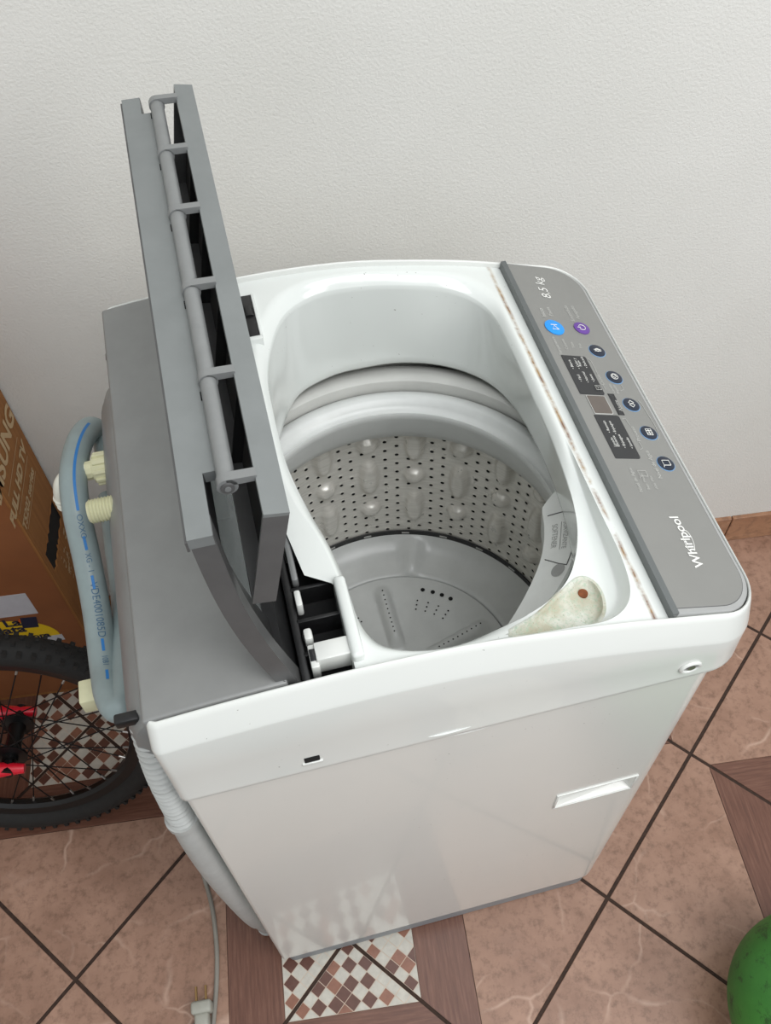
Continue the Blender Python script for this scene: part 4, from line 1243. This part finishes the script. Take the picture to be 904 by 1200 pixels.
stk = front_poly('yellow_sticker', [(cx_ + rx_ * math.cos(2 * PI * k / 40), cz_ + (zt_ - cz_) * 1.0 * math.sin(2 * PI * k / 40)) for k in range(40)], 'sticker_yellow')
def ft(u, v, h=.0016): return tl(u, BYF - h, v)
l1, l2, l3 = fp(4, 731), fp(8, 738.5), fp(34, 746)
lettering('sticker_lettering', [('La', .0330, l1[0], l1[1], {'bold': .0012}), ('Plata', .0330, l2[0] - .03, l2[1], {'bold': .0012}), ('¡llama Ahora', .024, l3[0] - .085, l3[1], {'bold': .0008})], ft, 'sticker_ink', stk)
g = fp(26, 727); 
lettering('sticker_mark', [('▲', .02, g[0] - .012, g[1], {})], ft, 'sticker_orange', stk)
q0 = fp(34, 729)
front_poly('sticker_badge', [(q0[0] - .016, q0[1] - .016), (q0[0] + .012, q0[1] - .018), (q0[0] + .018, q0[1] + .016), (q0[0] - .010, q0[1] + .018)], 'sticker_ink', .0018, stk)
q0 = fp(20, 752)
front_poly('sticker_band', [(q0[0] - .09, q0[1] - .012), (q0[0] + .085, q0[1] - .012), (q0[0] + .085, q0[1] + .008), (q0[0] - .09, q0[1] + .008)], 'label_white', .0014, stk)

# ------------------------------------------------------------------ bicycle wheel with red fork
RT = .256; LEAN = R(-12.5)
HUB = wz(17, 867, RT * math.cos(LEAN))
wheel = empty('bicycle_wheel', (HUB.x, HUB.y - math.sin(-LEAN) * RT, 0), 0, 'black bicycle front wheel with knobby tyre and red fork', 'bicycle wheel')
wmat = Matrix.Translation(HUB - wheel.location) @ Matrix.Rotation(LEAN, 4, 'X')
def wp(a, r, w): return wmat @ Vector((r * math.cos(a), w, r * math.sin(a)))
def wheel_lathe(name, prof, mat, n=120, parent=wheel):
    V, Fc = [], []
    for r, w in prof:
        for k in range(n): V.append(wp(2 * PI * k / n, r, w))
    m2 = len(prof)
    for i in range(m2):
        i2 = (i + 1) % m2
        for k in range(n): Fc.append((i * n + k, i * n + (k + 1) % n, i2 * n + (k + 1) % n, i2 * n + k))
    return mesh(name, V, Fc, mat, parent)
tyre = wheel_lathe('tyre', [(.2300 + .0235 * math.cos(2 * PI * k / 20), .0255 * math.sin(2 * PI * k / 20)) for k in range(20)], 'tyre_rubber')
parts = []
for k in range(72):
    a = 2 * PI * k / 72
    for w_, dr, off in ((-.0185, -.008, 0), (-.0065, -.0005, .5), (.0065, -.0005, 0), (.0185, -.008, .5)):
        aa = a + off * 2 * PI / 72; da_ = .024
        V = []
        for rr2 in (.2435 + dr, .2565 + dr):
            sh = 1 if rr2 < .25 else .8
            for sx_, sw_ in ((-1, -1), (1, -1), (1, 1), (-1, 1)): V.append(wp(aa + sx_ * da_ * .6 * sh, rr2, w_ + sw_ * .0048 * sh))
        parts.append((V, [(0, 1, 2, 3), (4, 5, 6, 7), (0, 1, 5, 4), (1, 2, 6, 5), (2, 3, 7, 6), (3, 0, 4, 7)]))
V, Fc = merge(parts); tag(mesh('tread_knobs', V, Fc, 'tyre_rubber', tyre, smooth=False), kind='stuff')
rim = wheel_lathe('rim', [(.2105, -.013), (.2145, -.0145), (.2145, .0145), (.2105, .013), (.195, .011), (.189, .005), (.189, -.005), (.195, -.011)], 'rim_black')
hubp = [(.0, -.052), (.008, -.052), (.008, -.044), (.013, -.044), (.013, -.036), (.027, -.034), (.027, -.030), (.015, -.026), (.013, 0), (.015, .026), (.027, .030), (.027, .034), (.013, .036), (.013, .044), (.008, .044), (.008, .052), (.0, .052)]
V, Fc = [], []
for r, w in hubp:
    for k in range(24): V.append(wp(2 * PI * k / 24, max(r, .0004), w))
for i in range(len(hubp) - 1):
    for k in range(24): Fc.append((i * 24 + k, i * 24 + (k + 1) % 24, (i + 1) * 24 + (k + 1) % 24, (i + 1) * 24 + k))
hub = mesh('hub', V, Fc, 'hub_black', wheel)
for k in range(32):
    a = 2 * PI * k / 32 + .06; side_ = 1 if k % 2 else -1
    off = (1 if (k // 2) % 2 else -1) * R(62)
    p0 = wp(a + off, .024, .032 * side_); p1 = wp(a, .1895, .002 * side_)
    sp_ = tube('spoke', [p0, p1], .0012, 'spoke_black', wheel, 6)
    q = (p0 - p1).normalized()
    tube('spoke_nipple', [p1, p1 + q * .011], .0022, 'nipple_silver', sp_, 8)
# fork legs run from the axle up and to the left, out of the picture
fk = None
for w_ in (-.058, .058):
    p0 = wmat @ Vector((.026, w_, -.004)); p1 = wmat @ Vector((-.07, w_, .016)); p2 = wmat @ Vector((-.20, w_, .11)); p3 = wmat @ Vector((-.30, w_ * .8, .24))
    pth = smoothpath([p0, p1, p2, p3], 8)
    o = tube('fork_leg', pth, [.008 + .008 * min(1, i / 6) for i in range(len(pth))], 'fork_red', wheel, 16)
    cyl('axle_nut', wmat @ Vector((0, w_ - .010, 0)), wmat @ Vector((0, w_ + .010, 0)), .010, 'hub_black', o, 12)
tube('fork_crown', [wmat @ Vector((-.30, -.050, .24)), wmat @ Vector((-.315, 0, .255)), wmat @ Vector((-.30, .050, .24))], .020, 'fork_red', wheel, 14)
tube('steerer', [wmat @ Vector((-.31, 0, .25)), wmat @ Vector((-.40, 0, .42))], .018, 'fork_red', wheel, 14)

# ------------------------------------------------------------------ green ball
d = ray(972, 1183).normalized(); rb = .16
for _ in range(40):
    t = (CAM.z - rb) / -d.z; rb = t * 112 / math.hypot(F_PX, 520, 583)
ctr = CAM + d * t
bm = bmesh.new(); bmesh.ops.create_uvsphere(bm, u_segments=64, v_segments=40, radius=rb)
for v in bm.verts: v.co.z += rb
ball = from_bm('green_ball', bm, 'scuffed_green'); ball.location = (ctr.x, ctr.y, 0)
tag(ball, 'large scuffed green ball lying on the brown floor tiles', 'ball')
cyl('valve_plug', (0 - rb * .62, -.02, rb * 1.78), (0 - rb * .66, -.02, rb * 1.80), .012, 'black_plastic', ball, 16)
print('mosaic squares', mosaic_total, 'ball r', rb, tuple(ctr), 'hole', hy0, hy1, hz0, hz1)
